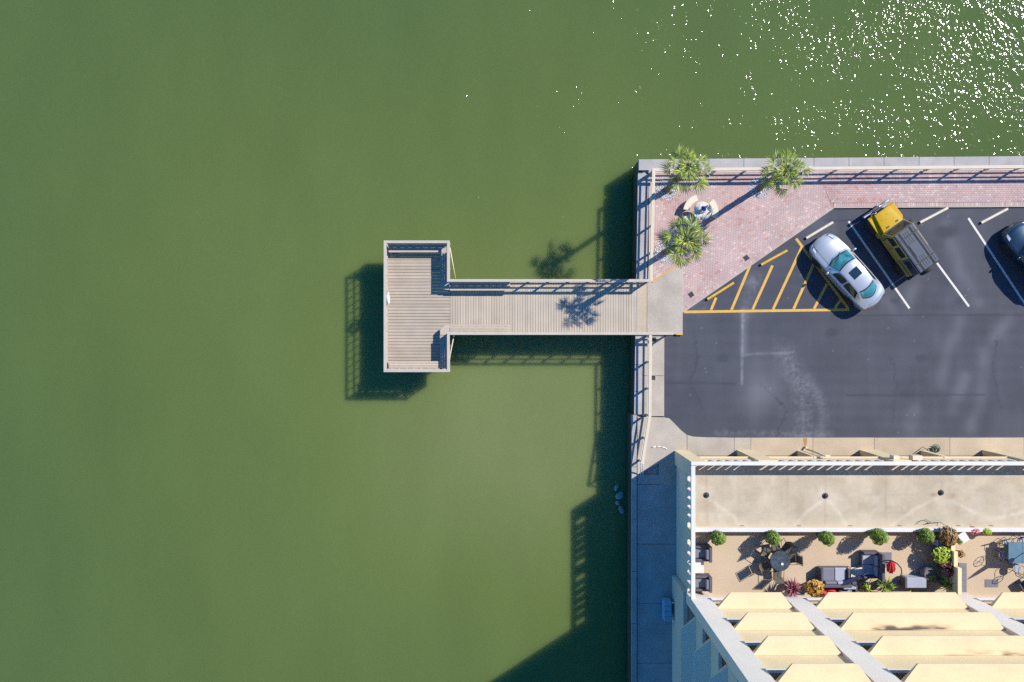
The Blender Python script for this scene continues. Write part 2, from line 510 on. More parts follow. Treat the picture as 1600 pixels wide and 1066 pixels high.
# seawall: vertical face plus cap segments
sw = thing('seawall', at3(998, 250), label='concrete seawall with a pale cap edging the whole quay', cat='seawall')
wb = MB()
pts = [(EX, quay_out[2][1]), at(1600, 245), at(998, 250), at(993.5, 520), at(991.6, 648)]
pin = [(EX, quay_out[2][1]-.25), (at(1600, 245)[0], at(1600, 245)[1]-.25), (at(998, 250)[0]+.25, at(998, 250)[1]-.25), (at(993.5, 520)[0]+.25, at(993.5, 520)[1]), (at(991.6, 648)[0]+.25, at(991.6, 648)[1])]
for i in range(len(pts)-1):
    wb.prism([pts[i], pts[i+1], pin[i+1], pin[i]], -4.5, -.14)
a, b = at(987.5, 648), at(986.5, 1066)
wb.prism([a, (a[0], -45), (a[0]+.3, -45), (a[0]+.3, a[1])], -4.5, -.14)
wb.build('wall_face', mat('wet_wall', (.045, .055, .045), .7, .35, 3, .3, 12, bump=.01, bs=8), sw)
# cap slabs along the north edge
capw = .58
n = 13
x_a, y_a = at(998, 250); x_b, y_b = at(1600, 245)
for i in range(n):
    t0, t1 = i/11, (i+1)/11
    xa, xb = x_a + (x_b-x_a)*t0 + (.0 if i == 0 else .008), x_a + (x_b-x_a)*t1 - .008
    ya, yb = y_a + (y_b-y_a)*t0, y_a + (y_b-y_a)*t1
    MB().prism([(xa, ya+.03), (xb, yb+.03), (xb, yb-capw), (xa, ya-capw)], -.14, .012).build('cap_slab', M['concrete_grey'], sw, bevel=.012)
# west cap slabs, above and below the pier
ypts = [at(998, 271)[1], at(997, 318)[1], at(996, 366)[1], at(995, 412)[1], at(994, 470)[1], at(993.5, 523)[1], at(992.5, 570)[1], at(992, 612)[1], at(991.6, 648)[1]]


def wx(y):  # x of the west edge
    t = (at(998, 250)[1]-y)/(at(998, 250)[1]-at(991.6, 648)[1])
    return at(998, 250)[0] + (at(991.6, 648)[0]-at(998, 250)[0])*t


for ya, yb in zip(ypts, ypts[1:]):
    MB().prism([(wx(ya)-.03, ya-.008), (wx(ya)+.40, ya-.008), (wx(yb)+.40, yb+.008), (wx(yb)-.03, yb+.008)], -.14, .012).build('cap_slab', M['concrete_grey'], sw, bevel=.012)
xw = at(987.5, 700)[0]
yy = at(990, 648)[1]
while yy > -26:
    MB().box(xw-.03, xw+.26, yy-2.9, yy-.01, -.14, .07).build('cap_slab', M['concrete_grey'], sw, bevel=.012)
    yy -= 2.91


# asphalt
def asphalt_wear(X, Y):
    n1 = vnoise(X, Y, 1.1, 1); n2 = vnoise(X, Y, 7, 2); n3 = vnoise(X, Y, 14, 3)
    w = .10*vnoise(X, Y, .35, 4) + .07*n1
    w += .55*poly(X, Y, [at(1161, 485), at(1160, 600)], .06)*(.5+n2)*(Y < at(0, 482)[1])
    w += .30*poly(X, Y, [at(1164, 485), at(1163, 550)], .22)
    w += .30*poly(X, Y, [at(1161, 556), at(1180, 553), at(1240, 551)], .07)*(.5+n2)
    w += .6*poly(X, Y, [at(1228, 550), at(1240, 580), at(1256, 620), at(1258, 683)], .55)*(n3*.7+.1)*(.4+n2)
    w += .5*poly(X, Y, [at(1262, 592), at(1281, 620), at(1289, 650), at(1283, 683)], .30)*(n3*.7+.15)
    w += .35*poly(X, Y, [at(1120, 677), at(1300, 679)], .18)*n2
    w += .28*blob(X, Y, at(1188, 617), 1.0, 1.1)*(.5+n1) + .12*blob(X, Y, at(1200, 585), 1.6, 1.4)
    for p in ([(1470, 600), (1478, 560), (1500, 500)], [(1520, 670), (1535, 620), (1540, 540), (1580, 500)], [(1425, 670), (1430, 640)], [(1490, 640), (1510, 590)], [(1390, 470), (1410, 500), (1440, 420)], [(1480, 350), (1500, 420), (1530, 470)]):
        w += .20*poly(X, Y, [at(*q) for q in p], .38)*(.4+n1)
    w += .22*poly(X, Y, [at(1180, 430), at(1170, 460), at(1168, 487)], .45)*(.3+n2)
    w += .35*blob(X, Y, at(1175, 440), .6, .35)*n3*1.6
    w += .14*blob(X, Y, at(1090, 480), .8, .5)*n2*2 + .1*poly(X, Y, [at(1265, 330), at(1300, 360)], .5)
    w += .025*np.sin(Y*9)*vnoise(X, Y, .5, 9)+.12*np.maximum(0, vnoise(X*3, Y*.5, 1, 12)-.6)
    # thin seams
    for p in ([(1325, 618), (1540, 617)], [(1300, 493), (1600, 492)], [(1150, 600), (1040, 598)], [(1290, 344), (1350, 344)]):
        w -= .22*poly(X, Y, [at(*q) for q in p], .045)
    sp = rng.rand(*X.shape) > .9993
    w += .5*sp
    w *= .78
    for px, py in ((1545, 400), (1560, 372), (1398, 470), (1500, 470), (1300, 520), (1130, 560), (1440, 560), (1365, 352)):
        w -= .30*blob(X, Y, at(px, py), .22, .16)*(.3+n2)
    for p in ([(1085, 520), (1090, 560), (1078, 600), (1100, 640)], [(1395, 560), (1402, 600), (1396, 660)], [(1560, 520), (1552, 580), (1566, 640)], [(1190, 600), (1230, 640), (1215, 682)]):
        w -= .16*poly(X+.25*(n2-.5), Y+.25*(n1-.5), [at(*q) for q in p], .035)
    w -= .35*blob(X, Y, at(1481, 362), .45, .35)*(.4+n1) + .12*poly(X, Y, [at(1440, 380), at(1480, 440)], .5)*n1
    return w, 0*X


lot = grid('asphalt_lot', at(1030, 0)[0], EX, at(0, 700)[1], at(0, 300)[1], -.10, .07, asphalt_wear, M['asphalt'],
           kind='structure', label='dark grey parking lot with pale tyre and water marks')


def strip(px0, px1, w, name, m, lift=.004, z=-.10, zz=0):
    a = Vector(at(*px0, z)); b = Vector(at(*px1, z)); d_ = (b-a).normalized(); nn = Vector((-d_.y, d_.x))*w/2
    MB().prism([a+nn, a-nn, b-nn, b+nn], z+.001, z+lift+zz).build(name, m, lot)


Y_, W_ = M['yellow_paint'], M['white_paint']
strip((1069, 487.6), (1327, 484), .145, 'painted_line', Y_)
for i, (p, q) in enumerate([((1119, 465), (1111, 484.6)), ((1172, 415), (1143, 484.2)), ((1207, 415), (1176, 483.8)), ((1253, 386), (1208, 483.4)),
                            ((1273, 409), (1240, 483)), ((1292, 444), (1272, 482.6)), ((1315, 467), (1304, 482.2))]):
    strip(p, q, .145, 'painted_line', Y_, .003)
strip((1244, 373), (1326, 483.2), .145, 'painted_line', Y_, .005)
for p, q in [((1326, 346), (1421, 482)), ((1464, 411), (1514, 479)), ((1513, 341), (1606, 482)), ((1418, 345), (1464, 411))][:3]:
    strip(p, q, .115, 'painted_line', W_)

# paving: pavement slabs
pav = thing('pavement', at3(1100, 700), kind='structure', label='concrete aprons and walks round the parking lot')


def slab(P, m='concrete', z1=0.0, z0=-.15, parent=None, px=True, name='slab'):
    P = [at(*p) for p in P] if px else P
    return MB().prism(P, z0, z1).build(name, M[m], parent or pav, bevel=.01)


ex = at(1008, 0)[0]
slab([(1004.5, 523.5), (1038, 523.5), (1037.8, 587), (1004, 587)], 'concrete')
slab([(1004, 587.5), (1037.8, 587.5), (1037.7, 650.5), (1003, 650.5)], 'concrete')
slab([(996, 651.5), (1037.7, 652.5), (1045.6, 654), (1053, 661), (1063, 671.5), (1073, 679.8), (1073.4, 706), (1054, 712), (996, 742)], 'concrete')
slab([(1073.8, 680), (1083, 682.6), (1100, 683.6), (1147, 684.3), (1147, 712), (1073.8, 712)], 'concrete')
for xa, xb in [(1147.4, 1173), (1173.4, 1270), (1270.4, 1366), (1366.4, 1484), (1484.4, 1600), (1600.4, 1700), (1700.4, 1900)]:
    slab([(xa, 684.3), (xb, 684.1), (xb, 712), (xa, 712)], 'concrete_tan' if xa > 1170 else 'concrete')
MB().box(9.2, EX-.3, -16, at(0, 712.4)[1], -.15, -.003).build('slab', M['concrete_tan'], pav)
MB().box(8.2, 9.2, -9, at(0, 712.4)[1], -.15, -.004).build('slab', M['concrete'], pav)
MB().box(at(996, 0)[0], 8.2, -8.0, at(0, 742.5)[1], -.15, -.005).build('slab', M['concrete_grey'], pav, bevel=.01)
yy = -8.01
while yy > -26:
    MB().box(at(996, 0)[0], 9.2, yy-3.31, yy-.012, -.15, -.003).build('slab', M['concrete_grey'], pav, bevel=.003)
    yy -= 3.32
# faint kerb stone arc
MB().path([at3(1018, 699.5, .0), at3(1025, 698, .0), at3(1032, 698, .0), at3(1039, 700, .0), at3(1042, 702.5, .0)], .035).build('repair_strip', M['white_paint'], pav)
# concrete under the railing, west side, beside the bricks
slab([(1008.5, 272.5), (1013.4, 272.5), (1011, 436), (1005.5, 436)], 'concrete_grey')
# landing of the pier
slab([(1011, 437), (1019.5, 442.3), (1062, 412), (1066.6, 412), (1066.6, 522.6), (1011, 523)], 'concrete', .02)
slab([(995.5, 437), (1010.6, 437), (1010.6, 523), (995, 523)], 'concrete_tan', .018, name='transition_plate')
a_, b_ = at(1019.3, 441.7), at(1062.2, 411.4)
MB().beam((a_[0], a_[1]+.02, .028), (b_[0], b_[1]+.02, .028), .065, .03).build('edge_line', M['yellow_paint'], pav)
MB().beam((*at(1056, 522.5), .032), (*at(1066.5, 522.5), .032), .07, .03).build('edge_line', M['yellow_paint'], pav)

# brick paving
bp = thing('brick_paving', at3(1150, 340), kind='structure', label='pink and red brick paving in the corner of the quay')


def clip(P, Q):
    """clip polygon P by convex polygon Q (ccw)"""
    out = P
    for i in range(len(Q)):
        a, b = Q[i], Q[(i+1) % len(Q)]
        f = lambda p: (b[0]-a[0])*(p[1]-a[1])-(b[1]-a[1])*(p[0]-a[0])
        src, out = out, []
        for j in range(len(src)):
            p, q = src[j], src[(j+1) % len(src)]
            fp, fq = f(p), f(q)
            if fp >= 0: out.append(p)
            if fp*fq < 0:
                t = fp/(fp-fq); out.append((p[0]+(q[0]-p[0])*t, p[1]+(q[1]-p[1])*t))
        if not out: return []
    return out


def ccw(P):
    a = sum(P[i][0]*P[(i+1) % len(P)][1]-P[(i+1) % len(P)][0]*P[i][1] for i in range(len(P)))
    return P if a > 0 else P[::-1]


A = ccw([at(1013.6, 264), at(1276, 263), at(1298.4, 319.6), at(1062, 483.6), at(1013.6, 484)])
Bz = ccw([at(1276, 263), (EX-.5, at(1700, 260)[1]), (EX-.5, at(1700, 313.4)[1]), at(1298.2, 317.6)])
base = MB().prism(A, -.15, -.018).prism(Bz, -.15, -.019)
base.prism([at(1298, 318), at(1303, 323.5), at(1067.2, 487), at(1062, 479)], -.15, -.0175)
base.prism([at(1298, 318), (EX-.5, at(1700, 314.5)[1]), (EX-.5, at(1700, 319.5)[1]), at(1303, 323.5)], -.15, -.0165)
base.build('paving_bed', M['mortar'], bp)
pv = MB()


def lay(Q, ang, L_=.170, Wd=.115, g=.009):
    cx = sum(p[0] for p in Q)/len(Q); cy = sum(p[1] for p in Q)/len(Q)
    ca, sa = math.cos(ang), math.sin(ang)
    rad = max(math.hypot(p[0]-cx, p[1]-cy) for p in Q)
    nr = int(rad/Wd)+1; nc = int(rad/L_)+1
    for r in range(-nr, nr+1):
        for c in range(-nc, nc+1):
            u = (c+(.5 if r % 2 else 0))*L_; v = r*Wd
            px_, py_ = cx+ca*u-sa*v, cy+sa*u+ca*v
            if abs(u) > rad or abs(v) > rad: continue
            hl, hw = (L_-g)/2, (Wd-g)/2
            P = [(px_+ca*a-sa*b, py_+sa*a+ca*b) for a, b in ((-hl, -hw), (hl, -hw), (hl, hw), (-hl, hw))]
            P = clip(P, Q)
            if len(P) < 3: continue
            z1 = random.uniform(-.004, .002)
            n = len(P)
            base_t = .5+.35*(float(vnoise(np.array([px_]), np.array([py_]), .55, 21)[0])-.5)
            t = min(1, max(0, random.gauss(base_t, .22)))
            pv.add([(p[0], p[1], -.03) for p in P]+[(p[0], p[1], z1) for p in P],
                   [tuple(range(n, 2*n))]+[(i, (i+1) % n, n+(i+1) % n, n+i) for i in range(n)], t)


lay(A, R(34.5)); lay(Bz, 0.0)
pv.build('pavers', M['paver'], bp, kind='stuff')
bd = MB()


def course(p, q, w, inner):
    p, q = Vector(p), Vector(q); d_ = (q-p); L_ = d_.length; d_.normalize(); nn = Vector((-d_.y, d_.x))*inner
    k = int(L_/.118)
    for i in range(k):
        a = p+d_*(i*L_/k+.004); b = p+d_*((i+1)*L_/k-.004)
        P = [a, b, b+nn*w, a+nn*w]
        bd.prism([tuple(v) for v in P], -.12, random.uniform(-.003, .003), min(1, max(0, random.gauss(.55, .25))))


course(at(1067.2, 487), at(1303, 323.5), .20, 1)
course(at(1303, 323.5), (EX-.5, at(1700, 319.5)[1]), .20, 1)
course(at(1067.6, 412.5), at(1067.4, 484.5), .11, -1)
bd.build('border_course', M['paver'], bp, kind='stuff')
kb = MB()
kb.beam((*at(1067.2, 487.9), -.055), (*at(1303, 324.6), -.055), .07, .10)
kb.beam((*at(1303, 324.2), -.055), (EX-.5, at(1700, 320.5)[1], -.055), .07, .10)
kb.build('kerb', M['concrete'], bp)

# square drains in the paving
for (px, py, ang, s, lab) in [(1166, 403, 34, .27, 'small square metal grate in the brick paving by the upper yellow wheel stop'),
                              (1080, 460.5, 34, .27, 'small square metal grate in the brick paving near the pier landing'),
                              (1021, 531, 0, .27, 'square metal grate in the concrete strip right under the pier landing'),
                              (1020.5, 590.5, 0, .24, 'square metal grate in the concrete strip midway down the west railing')]:
    x, y = at(px, py)
    g = thing('drain_grate', (x, y, .001), R(ang), lab, 'drain grate', 'square drain grates in the paving')
    f = MB()
    h_ = s/2
    for a0, a1, b0, b1 in ((-h_, h_, -h_, -h_+.02), (-h_, h_, h_-.02, h_), (-h_, -h_+.02, -h_+.02, h_-.02), (h_-.02, h_, -h_+.02, h_-.02)):
        f.box(a0, a1, b0, b1, 0, .009)
    f.build('frame', M['grate'], g, world=False)
    MB().box(-h_+.02, h_-.02, -h_+.02, h_-.02, 0, .003).build('pit', M['black'], g, world=False)
    bb = MB()
    for i in range(5):
        q = -h_+.02+(i+.5)*(s-.04)/5
        bb.box(q-.009, q+.009, -h_+.021, h_-.021, .003, .008)
    bb.build('bars', M['grate'], g, world=False)

# ================================================================== FISHING PIER
DZ = 0.0
pier = thing('fishing_pier', at3(703, 480, 0), label='grey timber fishing pier with a T shaped platform over green water', cat='pier')
PX0, PX1 = at(601.5, 0, 1)[0], at(700.5, 0, 1)[0]
PY1, PY0 = at(0, 378, 1)[1], at(0, 579.5, 1)[1]
WY1, WY0 = at(0, 438.5, 1)[1], at(0, 521.3, 1)[1]
XE = at(995, 0)[0]
bw = .176
k = int(round((PY1-PY0-.02)/bw)); bw = (PY1-PY0-.02)/k
bm = MB().box(0, PX1-PX0+.02, 1*.010, bw-.010, -.035, 0).mesh('deck_board'); bm.materials.append(M['deck_warm'])
for i in range(k):
    piece('deck_board', bm, pier, Vector((PX0-.01, PY0+.01+i*bw, DZ+random.uniform(-.003, .003)))-pier.location)
wdt = .145
k = int(round((XE-PX1-.03)/wdt)); wdt = (XE-PX1-.03)/k
bm = MB().box(.0075, wdt-.0075, 0, WY1-WY0, -.035, 0).mesh('deck_board'); bm.materials.append(M['deck'])
for i in range(k):
    piece('deck_board', bm, pier, Vector((PX1+.02+i*wdt, WY0, DZ+random.uniform(-.003, .003)))-pier.location)
fr = MB()
for yv in (PY0+.05, PY0+1.4, PY0+2.8, PY0+4.2, PY0+5.6, PY1-.05):
    fr.box(PX0+.02, PX1, yv-.04, yv+.04, -.27, -.037)
for xv in (PX0+.04, PX1-.04):
    fr.box(xv-.04, xv+.04, PY0, PY1, -.275, -.038)
for yv in (WY0+.05, WY0+.8, WY0+1.5, WY0+2.2, WY1-.05):
    fr.box(PX1, XE, yv-.04, yv+.04, -.27, -.037)
fr.build('joists', M['pile'], pier)
pile = MB().lathe([(.14, -2.6), (.14, -.04)], n=12).mesh('piling'); pile.materials.append(M['pile'])
for x_, y_ in [(PX0+.35, PY0+.5), (PX0+.35, (PY0+PY1)/2), (PX0+.35, PY1-.5), (PX1-.35, PY0+.5), (PX1-.35, PY1-.5), (PX1-.35, WY0+.4)] + [(PX1+2.2+i*2.6, yv) for i in range(4) for yv in (WY0+.35, WY1-.35)]:
    piece('piling', pile, pier, Vector((x_, y_, 0))-pier.location)


def railing(pts, parent, m, sp, lift=0.0, top=1.0, mids=(.22, .60), tw=.15, th=.045, mw=.05, mh=.09, postw=.09, endposts=True):
    for si, (a, b) in enumerate(zip(pts, pts[1:])):
        top_ = top+lift+.003*si
        A_, B_ = Vector((*a, 0)), Vector((*b, 0)); d_ = (B_-A_); L_ = d_.length; u = d_.normalized()
        e = u*(tw/2)
        MB().beam(A_-e*.98+Vector((0, 0, top_-th/2)), B_+e*.98+Vector((0, 0, top_-th/2)), tw, th).build('top_rail', m, parent, bevel=.008)
        for z in mids:
            MB().beam(A_+Vector((0, 0, z+.002*si+lift)), B_+Vector((0, 0, z+.002*si+lift)), mw, mh).build('mid_rail', m, parent)
        k = max(1, int(round(L_/sp)))
        pm = MB().box(-postw/2, postw/2, -postw/2, postw/2, -.05, top-th).mesh('post'); pm.materials.append(m)
        for i in range(k+1):
            if i == 0 and pts.index(a) > 0: continue
            p = A_+d_*i/k
            piece('post', pm, parent, p-wloc(parent), (0, 0, math.atan2(d_.y, d_.x)))


DR = M['deck_rail']
railing([(PX1, PY1), (PX0, PY1), (PX0, PY0), (PX1, PY0)], pier, DR, .44, postw=.05, mids=(.14, .52))
railing([(PX1, PY0), (PX1, WY0)], pier, DR, .8, .014, postw=.07, mids=(.14, .52))
railing([(PX1, WY1), (PX1, PY1)], pier, DR, .8, .014, postw=.07, mids=(.14, .52))
railing([(PX1, WY0), (at(1050, 0, 1)[0], WY0+.0)], pier, DR, 1.09, .020, postw=.08, mids=(.14, .52))
railing([(at(1016, 0, 1)[0], WY1), (PX1, WY1)], pier, DR, 1.09, .020, postw=.08, mids=(.14, .52))


def pier_bench(p, q, side, sm='deck'):
    """bench along the rail line p-q, seat on the given side of the line"""
    p, q = Vector((*p, 0)), Vector((*q, 0)); d_ = (q-p); L_ = d_.length; u = d_.normalized(); n_ = Vector((-u.y, u.x, 0))*side
    be = thing('bench', (p+q)/2); be.parent = pier; be.location = (p+q)/2-pier.location
    for k_, o_ in enumerate((.17, .30, .43)):
        MB().beam(p+n_*o_+Vector((0, 0, .44)), q+n_*o_+Vector((0, 0, .44)), .118, .04).build('seat_board', M['deck'], be)
    for z_, o_ in ((.55, .085), (.665, .078), (.78, .071), (.895, .064)):
        MB().beam(p+n_*o_+Vector((0, 0, z_)), q+n_*o_+Vector((0, 0, z_)), .03, .10).build('backrest_board', M['deck'], be)
    MB().beam(p+n_*.46+Vector((0, 0, .34)), q+n_*.46+Vector((0, 0, .34)), .03, .15).build('apron_board', M['deck'], be)
    k = max(2, int(L_/.415))
    sup = MB()
    for i in range(k+1):
        c = p+d_*(i+.5)/(k+1)
        sup.beam(c+n_*.10+Vector((0, 0, .38)), c+n_*.42+Vector((0, 0, .38)), .05, .07)
        sup.beam(c+n_*.36+Vector((0, 0, .0)), c+n_*.36+Vector((0, 0, .34)), .07, .07)
        sup.beam(c+n_*.12+Vector((0, 0, .0)), c+n_*.09+Vector((0, 0, .9)), .04, .04)
    sup.build('supports', M['deck'], be)
    return be


xb = at(797, 0, .5)[0]
pier_bench((PX0+.12, PY1-.02), (PX1-.05, PY1-.02), -1)
pier_bench((PX1-.02, PY1-.5), (PX1-.02, WY1-.1), -1)
pier_bench((PX0+.12, PY0+.02), (PX1-.52, PY0+.02), 1)
pier_bench((PX1+.05, WY1-.02), (xb, WY1-.02), -1)
pier_bench((PX1+.05, WY0+.02), (xb, WY0+.02), 1)
pier_bench((PX1-.02, PY0+.1), (PX1-.02, WY0-.1), 1)
# corner seats
for sgn, yy_ in ((1, WY1), (-1, WY0)):
    cs = MB().prism([(PX1+.02, yy_-.02*sgn), (PX1+.02, yy_-.47*sgn), (PX1-.22, yy_-.47*sgn), (PX1-.50, yy_-.20*sgn), (PX1-.50, yy_+.08*sgn), (PX1-.02, yy_+.08*sgn)], .425, .463)
    cs.build('corner_seat', M['deck'], pier, bevel=.01)
# stay bars on the outside corners
for p, q in [((703, 387), (711.5, 435)), ((709.5, 523), (700, 572))]:
    MB().tube(at3(*p, .9 if p[1] < 400 else .6), at3(*q, .6 if p[1] < 400 else .9), .028, 8).build('stay_bar', M['cream'], pier)
# fascia boards
fa = MB()
fa.box(PX0-.05, PX0-.015, PY0-.05, PY1+.05, -.28, .02)
fa.box(PX0-.012, PX1+.012, PY0-.05, PY0-.015, -.28, .02)
fa.box(PX0-.012, PX1+.012, PY1+.015, PY1+.05, -.28, .02)
fa.box(PX1+.02, XE, WY0-.05, WY0-.012, -.28, .02)
fa.box(PX1+.02, XE, WY1+.012, WY1+.05, -.28, .02)
fa.build('fascia', M['deck_rail'], pier)

for i, (px, py) in enumerate(((833, 510), (742, 497), (655, 560), (628, 420), (915, 466))):
    x, y = at(px, py); P = [(x+(.018+.014*math.sin(3*a+i))*math.cos(a), y+(.018+.014*math.cos(2*a+i))*math.sin(a)) for a in (0, .8, 1.6, 2.4, 3.2, 4.0, 4.8, 5.6)]
    MB().prism(P, .0045, .007).build('bird_dropping', M['white'], pier)

# life ring hung on the inside of the platform rail
lx, ly = PX0+.11, at(0, 466, .7)[1]
lr = thing('life_ring', (lx, ly, .62), label='white life ring hung on the west rail of the pier platform', cat='life ring')
MB().ring((0, 0, 0), .29, .065, 'X').build('ring_body', M['white'], lr, world=False)
MB().ring((.02, 0, 0), .365, .012, 'X', 32, 6).build('rope', M['cream'], lr, world=False)
bnd = MB()
for a in range(4):
    an = R(45+90*a); bnd.ring((0, .29*math.cos(an), .29*math.sin(an)), .055, .02, 'Y' if a % 2 else 'Y', 10, 5)
MB().box(-.09, -.05, -.05, .05, -.4, .25).build('bracket', M['white'], lr, world=False)

# ================================================================== QUAY RAILINGS
rr = thing('railing', at3(1019, 440), label='beige metal railing down the west edge from the corner to the pier', cat='railing', group='beige railings on the seawall')
nw = at(1021.5, 265.2, 1)
railing([at(1017.5, 437, 1), nw], rr, M['quay_rail'], 1.62, .006, tw=.17)
rr = thing('railing', (nw[0]+.2, nw[1], 0), label='long beige metal railing along the north edge above the brick strip', cat='railing', group='beige railings on the seawall')
ne = at(1600, 260.5, 1)
railing([(nw[0]+.12, nw[1]), ne, (EX-1, ne[1]+.1)], rr, M['quay_rail'], 1.70, tw=.17)
rr = thing('railing', at3(1016, 524), label='beige metal railing bending along the west edge between pier and building', cat='railing', group='beige railings on the seawall')
railing([at(1016.5, 524, 1), at(1015.5, 650, 1), at(1004, 723, 1)], rr, M['quay_rail'], 1.5, tw=.16)
for p in ((1001.2, 726), (1004.6, 726)):
    MB().tube(at3(p[0], p[1]-4, 1), at3(p[0]-.2, 744, .02), .025, 8).build('end_post', M['white'], rr)

# ================================================================== WHEEL STOPS
def wheel_stop(p, q, m, lab, painted):
    a, b = Vector(at(*p, -.02)), Vector(at(*q, -.02)); L_ = (b-a).length; c = (a+b)/2; an = math.atan2(b.y-a.y, b.x-a.x)
    P = []
    prof = [(-.085, 0), (.085, 0), (.06, .11), (.035, .13), (-.035, .13), (-.06, .11)]
    mb = MB(); vs = []
    for sx in (-L_/2, L_/2):
        vs += [(sx, y, z) for y, z in prof]
    n = len(prof)
    mb.add(vs, [tuple(range(n)), tuple(range(n, 2*n))[::-1]]+[(i, n+i, n+(i+1) % n, (i+1) % n) for i in range(n)])
    o = thing('wheel_stop', (c.x, c.y, -.098), an, lab, 'wheel stop', 'concrete wheel stops of the parking bays')
    mb.build('bar', m, o, world=False, bevel=.01)
    pins = MB()
    for sx in (-L_/3, L_/3): pins.lathe([(.016, 0), (.016, .014)], (sx, 0, .125), 8)
    pins.build('pins', M['grate'], o, world=False)
    cap = MB().box(-L_/2-.004, -L_/2-.001, -.05, .05, .01, .10)
    cap.build('end_face', M['black'], o, world=False)


wheel_stop((1189, 414), (1230, 391.5), M['yellow_paint'], 'yellow wheel stop, the upper right one in the hatched triangle', 1)
wheel_stop((1105, 468), (1146.5, 442), M['yellow_paint'], 'yellow wheel stop, the lower left one in the hatched triangle', 1)
wheel_stop((1259.5, 372.5), (1301.5, 347.5), M['table_stone'], 'pale wheel stop in front of the silver sedan', 0)
wheel_stop((1437.5, 348), (1481, 325), M['table_stone'], 'pale wheel stop of the empty bay right of the yellow off-roader', 0)
wheel_stop((1533, 348.5), (1574.5, 326.5), M['table_stone'], 'pale wheel stop in front of the dark blue car', 0)

# ================================================================== PALMS
def fan_mesh(seed, dead=False, pl=.8, Rf=.60):
    r = random.Random(seed); mb = MB()
    n = 14; Rf = Rf*r.uniform(.92, 1.08); pl = pl*r.uniform(.9, 1.1)
    # petiole runs along +x from the crown centre
    mb.tube((0, 0, 0), (pl*.6, 0, .05), .014, 5, .011, .6); mb.tube((pl*.6, 0, .05), (pl, 0, .035), .011, 5, .008, .6)
    for i in range(n):
        a = R(-88+176*i/(n-1))+r.uniform(-.03, .03)
        l = Rf*(1-.30*abs(a)/1.6)*r.uniform(.88, 1.08)
        w = .024
        dx, dy = math.cos(a), math.sin(a)
        nx, ny = -dy, dx
        t = r.choice([0, .05, .2, .35, .5, .65, .9])
        p0 = (pl, 0, .035)
        m1 = l*.5; z1 = .035-.03+.05*math.cos(a*2)*.3; z2 = .035-.13*r.uniform(.6, 2.0)
        A1 = (pl+dx*m1+nx*w, dy*m1+ny*w, z1+.008); B1 = (pl+dx*m1-nx*w, dy*m1-ny*w, z1+.008); C1 = (pl+dx*m1, dy*m1, z1-.010)
        T = (pl+dx*l, dy*l, z2)
        mb.add([p0, A1, C1, B1, T], [(0, 2, 1), (0, 3, 2), (1, 2, 4), (2, 3, 4)], t)
    me = mb.mesh('frond'); me.materials.append(M['dead_frond'] if dead else M['frond'])
    return me


FANS = [fan_mesh(i) for i in range(4)]
INNER = [fan_mesh(20+i, pl=.22, Rf=.52) for i in range(3)]
MID = [fan_mesh(30+i, pl=.50, Rf=.58) for i in range(3)]
DEAD = fan_mesh(9, True)


def palm(base, crown, h, lab, seed, n=20):
    r = random.Random(seed)
    bx_, by_ = base
    t = thing('palm_tree', (bx_, by_, 0), 0, lab, 'palm tree', 'fan palms on the brick paving')
    lx_, ly_ = crown[0]-bx_, crown[1]-by_
    mb = MB(); N_ = 12; prof = []
    for i in range(N_+1):
        f = i/N_; rr_ = .15-.03*f+(.02 if i % 2 else 0)+(.05 if i == 0 else 0)+(.045 if f > .85 else 0)
        prof.append((f, rr_))
    vs = []; ns = 12
    for f, rr_ in prof:
        for j in range(ns):
            a = 2*math.pi*j/ns; q = rr_*(1+.08*math.sin(5*a+f*9))
            vs.append((lx_*f**1.3+q*math.cos(a), ly_*f**1.3+q*math.sin(a), f*(h-.05)))
    fs = [(i*ns+j, i*ns+(j+1) % ns, (i+1)*ns+(j+1) % ns, (i+1)*ns+j) for i in range(N_) for j in range(ns)]+[tuple(range(N_*ns, N_*ns+ns))]
    mb.add(vs, fs, .5, True)
    mb.build('trunk', M['trunk'], t, world=False)
    no = n-8
    for i in range(no):
        el = R(24)-R(50)*((i*5) % no)/no
        az = 2*math.pi*i/no+r.uniform(-.16, .16)
        s = r.uniform(.82, 1.10)
        piece('frond', FANS[r.randrange(4)], t, (lx_, ly_, h-.05+r.uniform(-.08, .06)), (r.uniform(-.45, .45), -el, az), (s, s, s))
    for i in range(9):
        az = 2*math.pi*(i+.5)/9+r.uniform(-.25, .25); s = r.uniform(.8, 1.05)
        piece('frond', MID[r.randrange(3)], t, (lx_, ly_, h), (r.uniform(-.4, .4), -R(8+26*r.random()), az), (s, s, s))
    for i in range(7):
        az = i*2.4+r.uniform(-.3, .3); s = r.uniform(.75, 1.05)
        piece('frond', INNER[r.randrange(3)], t, (lx_, ly_, h+.02), (r.uniform(-.3, .3), -R(30+8*(i % 4)), az), (s, s, s))
    for i in range(4):
        piece('frond', DEAD, t, (lx_, ly_, h-.18), (r.uniform(-.4, .4), R(62), r.uniform(0, 6.28)), (.8, .8, .8))
    return t


pA = at(1042, 296.5); pB = at(1187, 293.5); pC = at(1040, 394)
palm(pA, at(1073.5, 264.5, 4.8), 4.8, 'fan palm at the outer corner of the quay, beside the round table', 3)
palm(pB, at(1227.5, 267.5, 4.4), 4.4, 'fan palm on the north railing, right of the round table', 12)
palm(pC, at(1071, 376.5, 4.95), 4.95, 'fan palm between the round table and the pier landing', 5, 22)
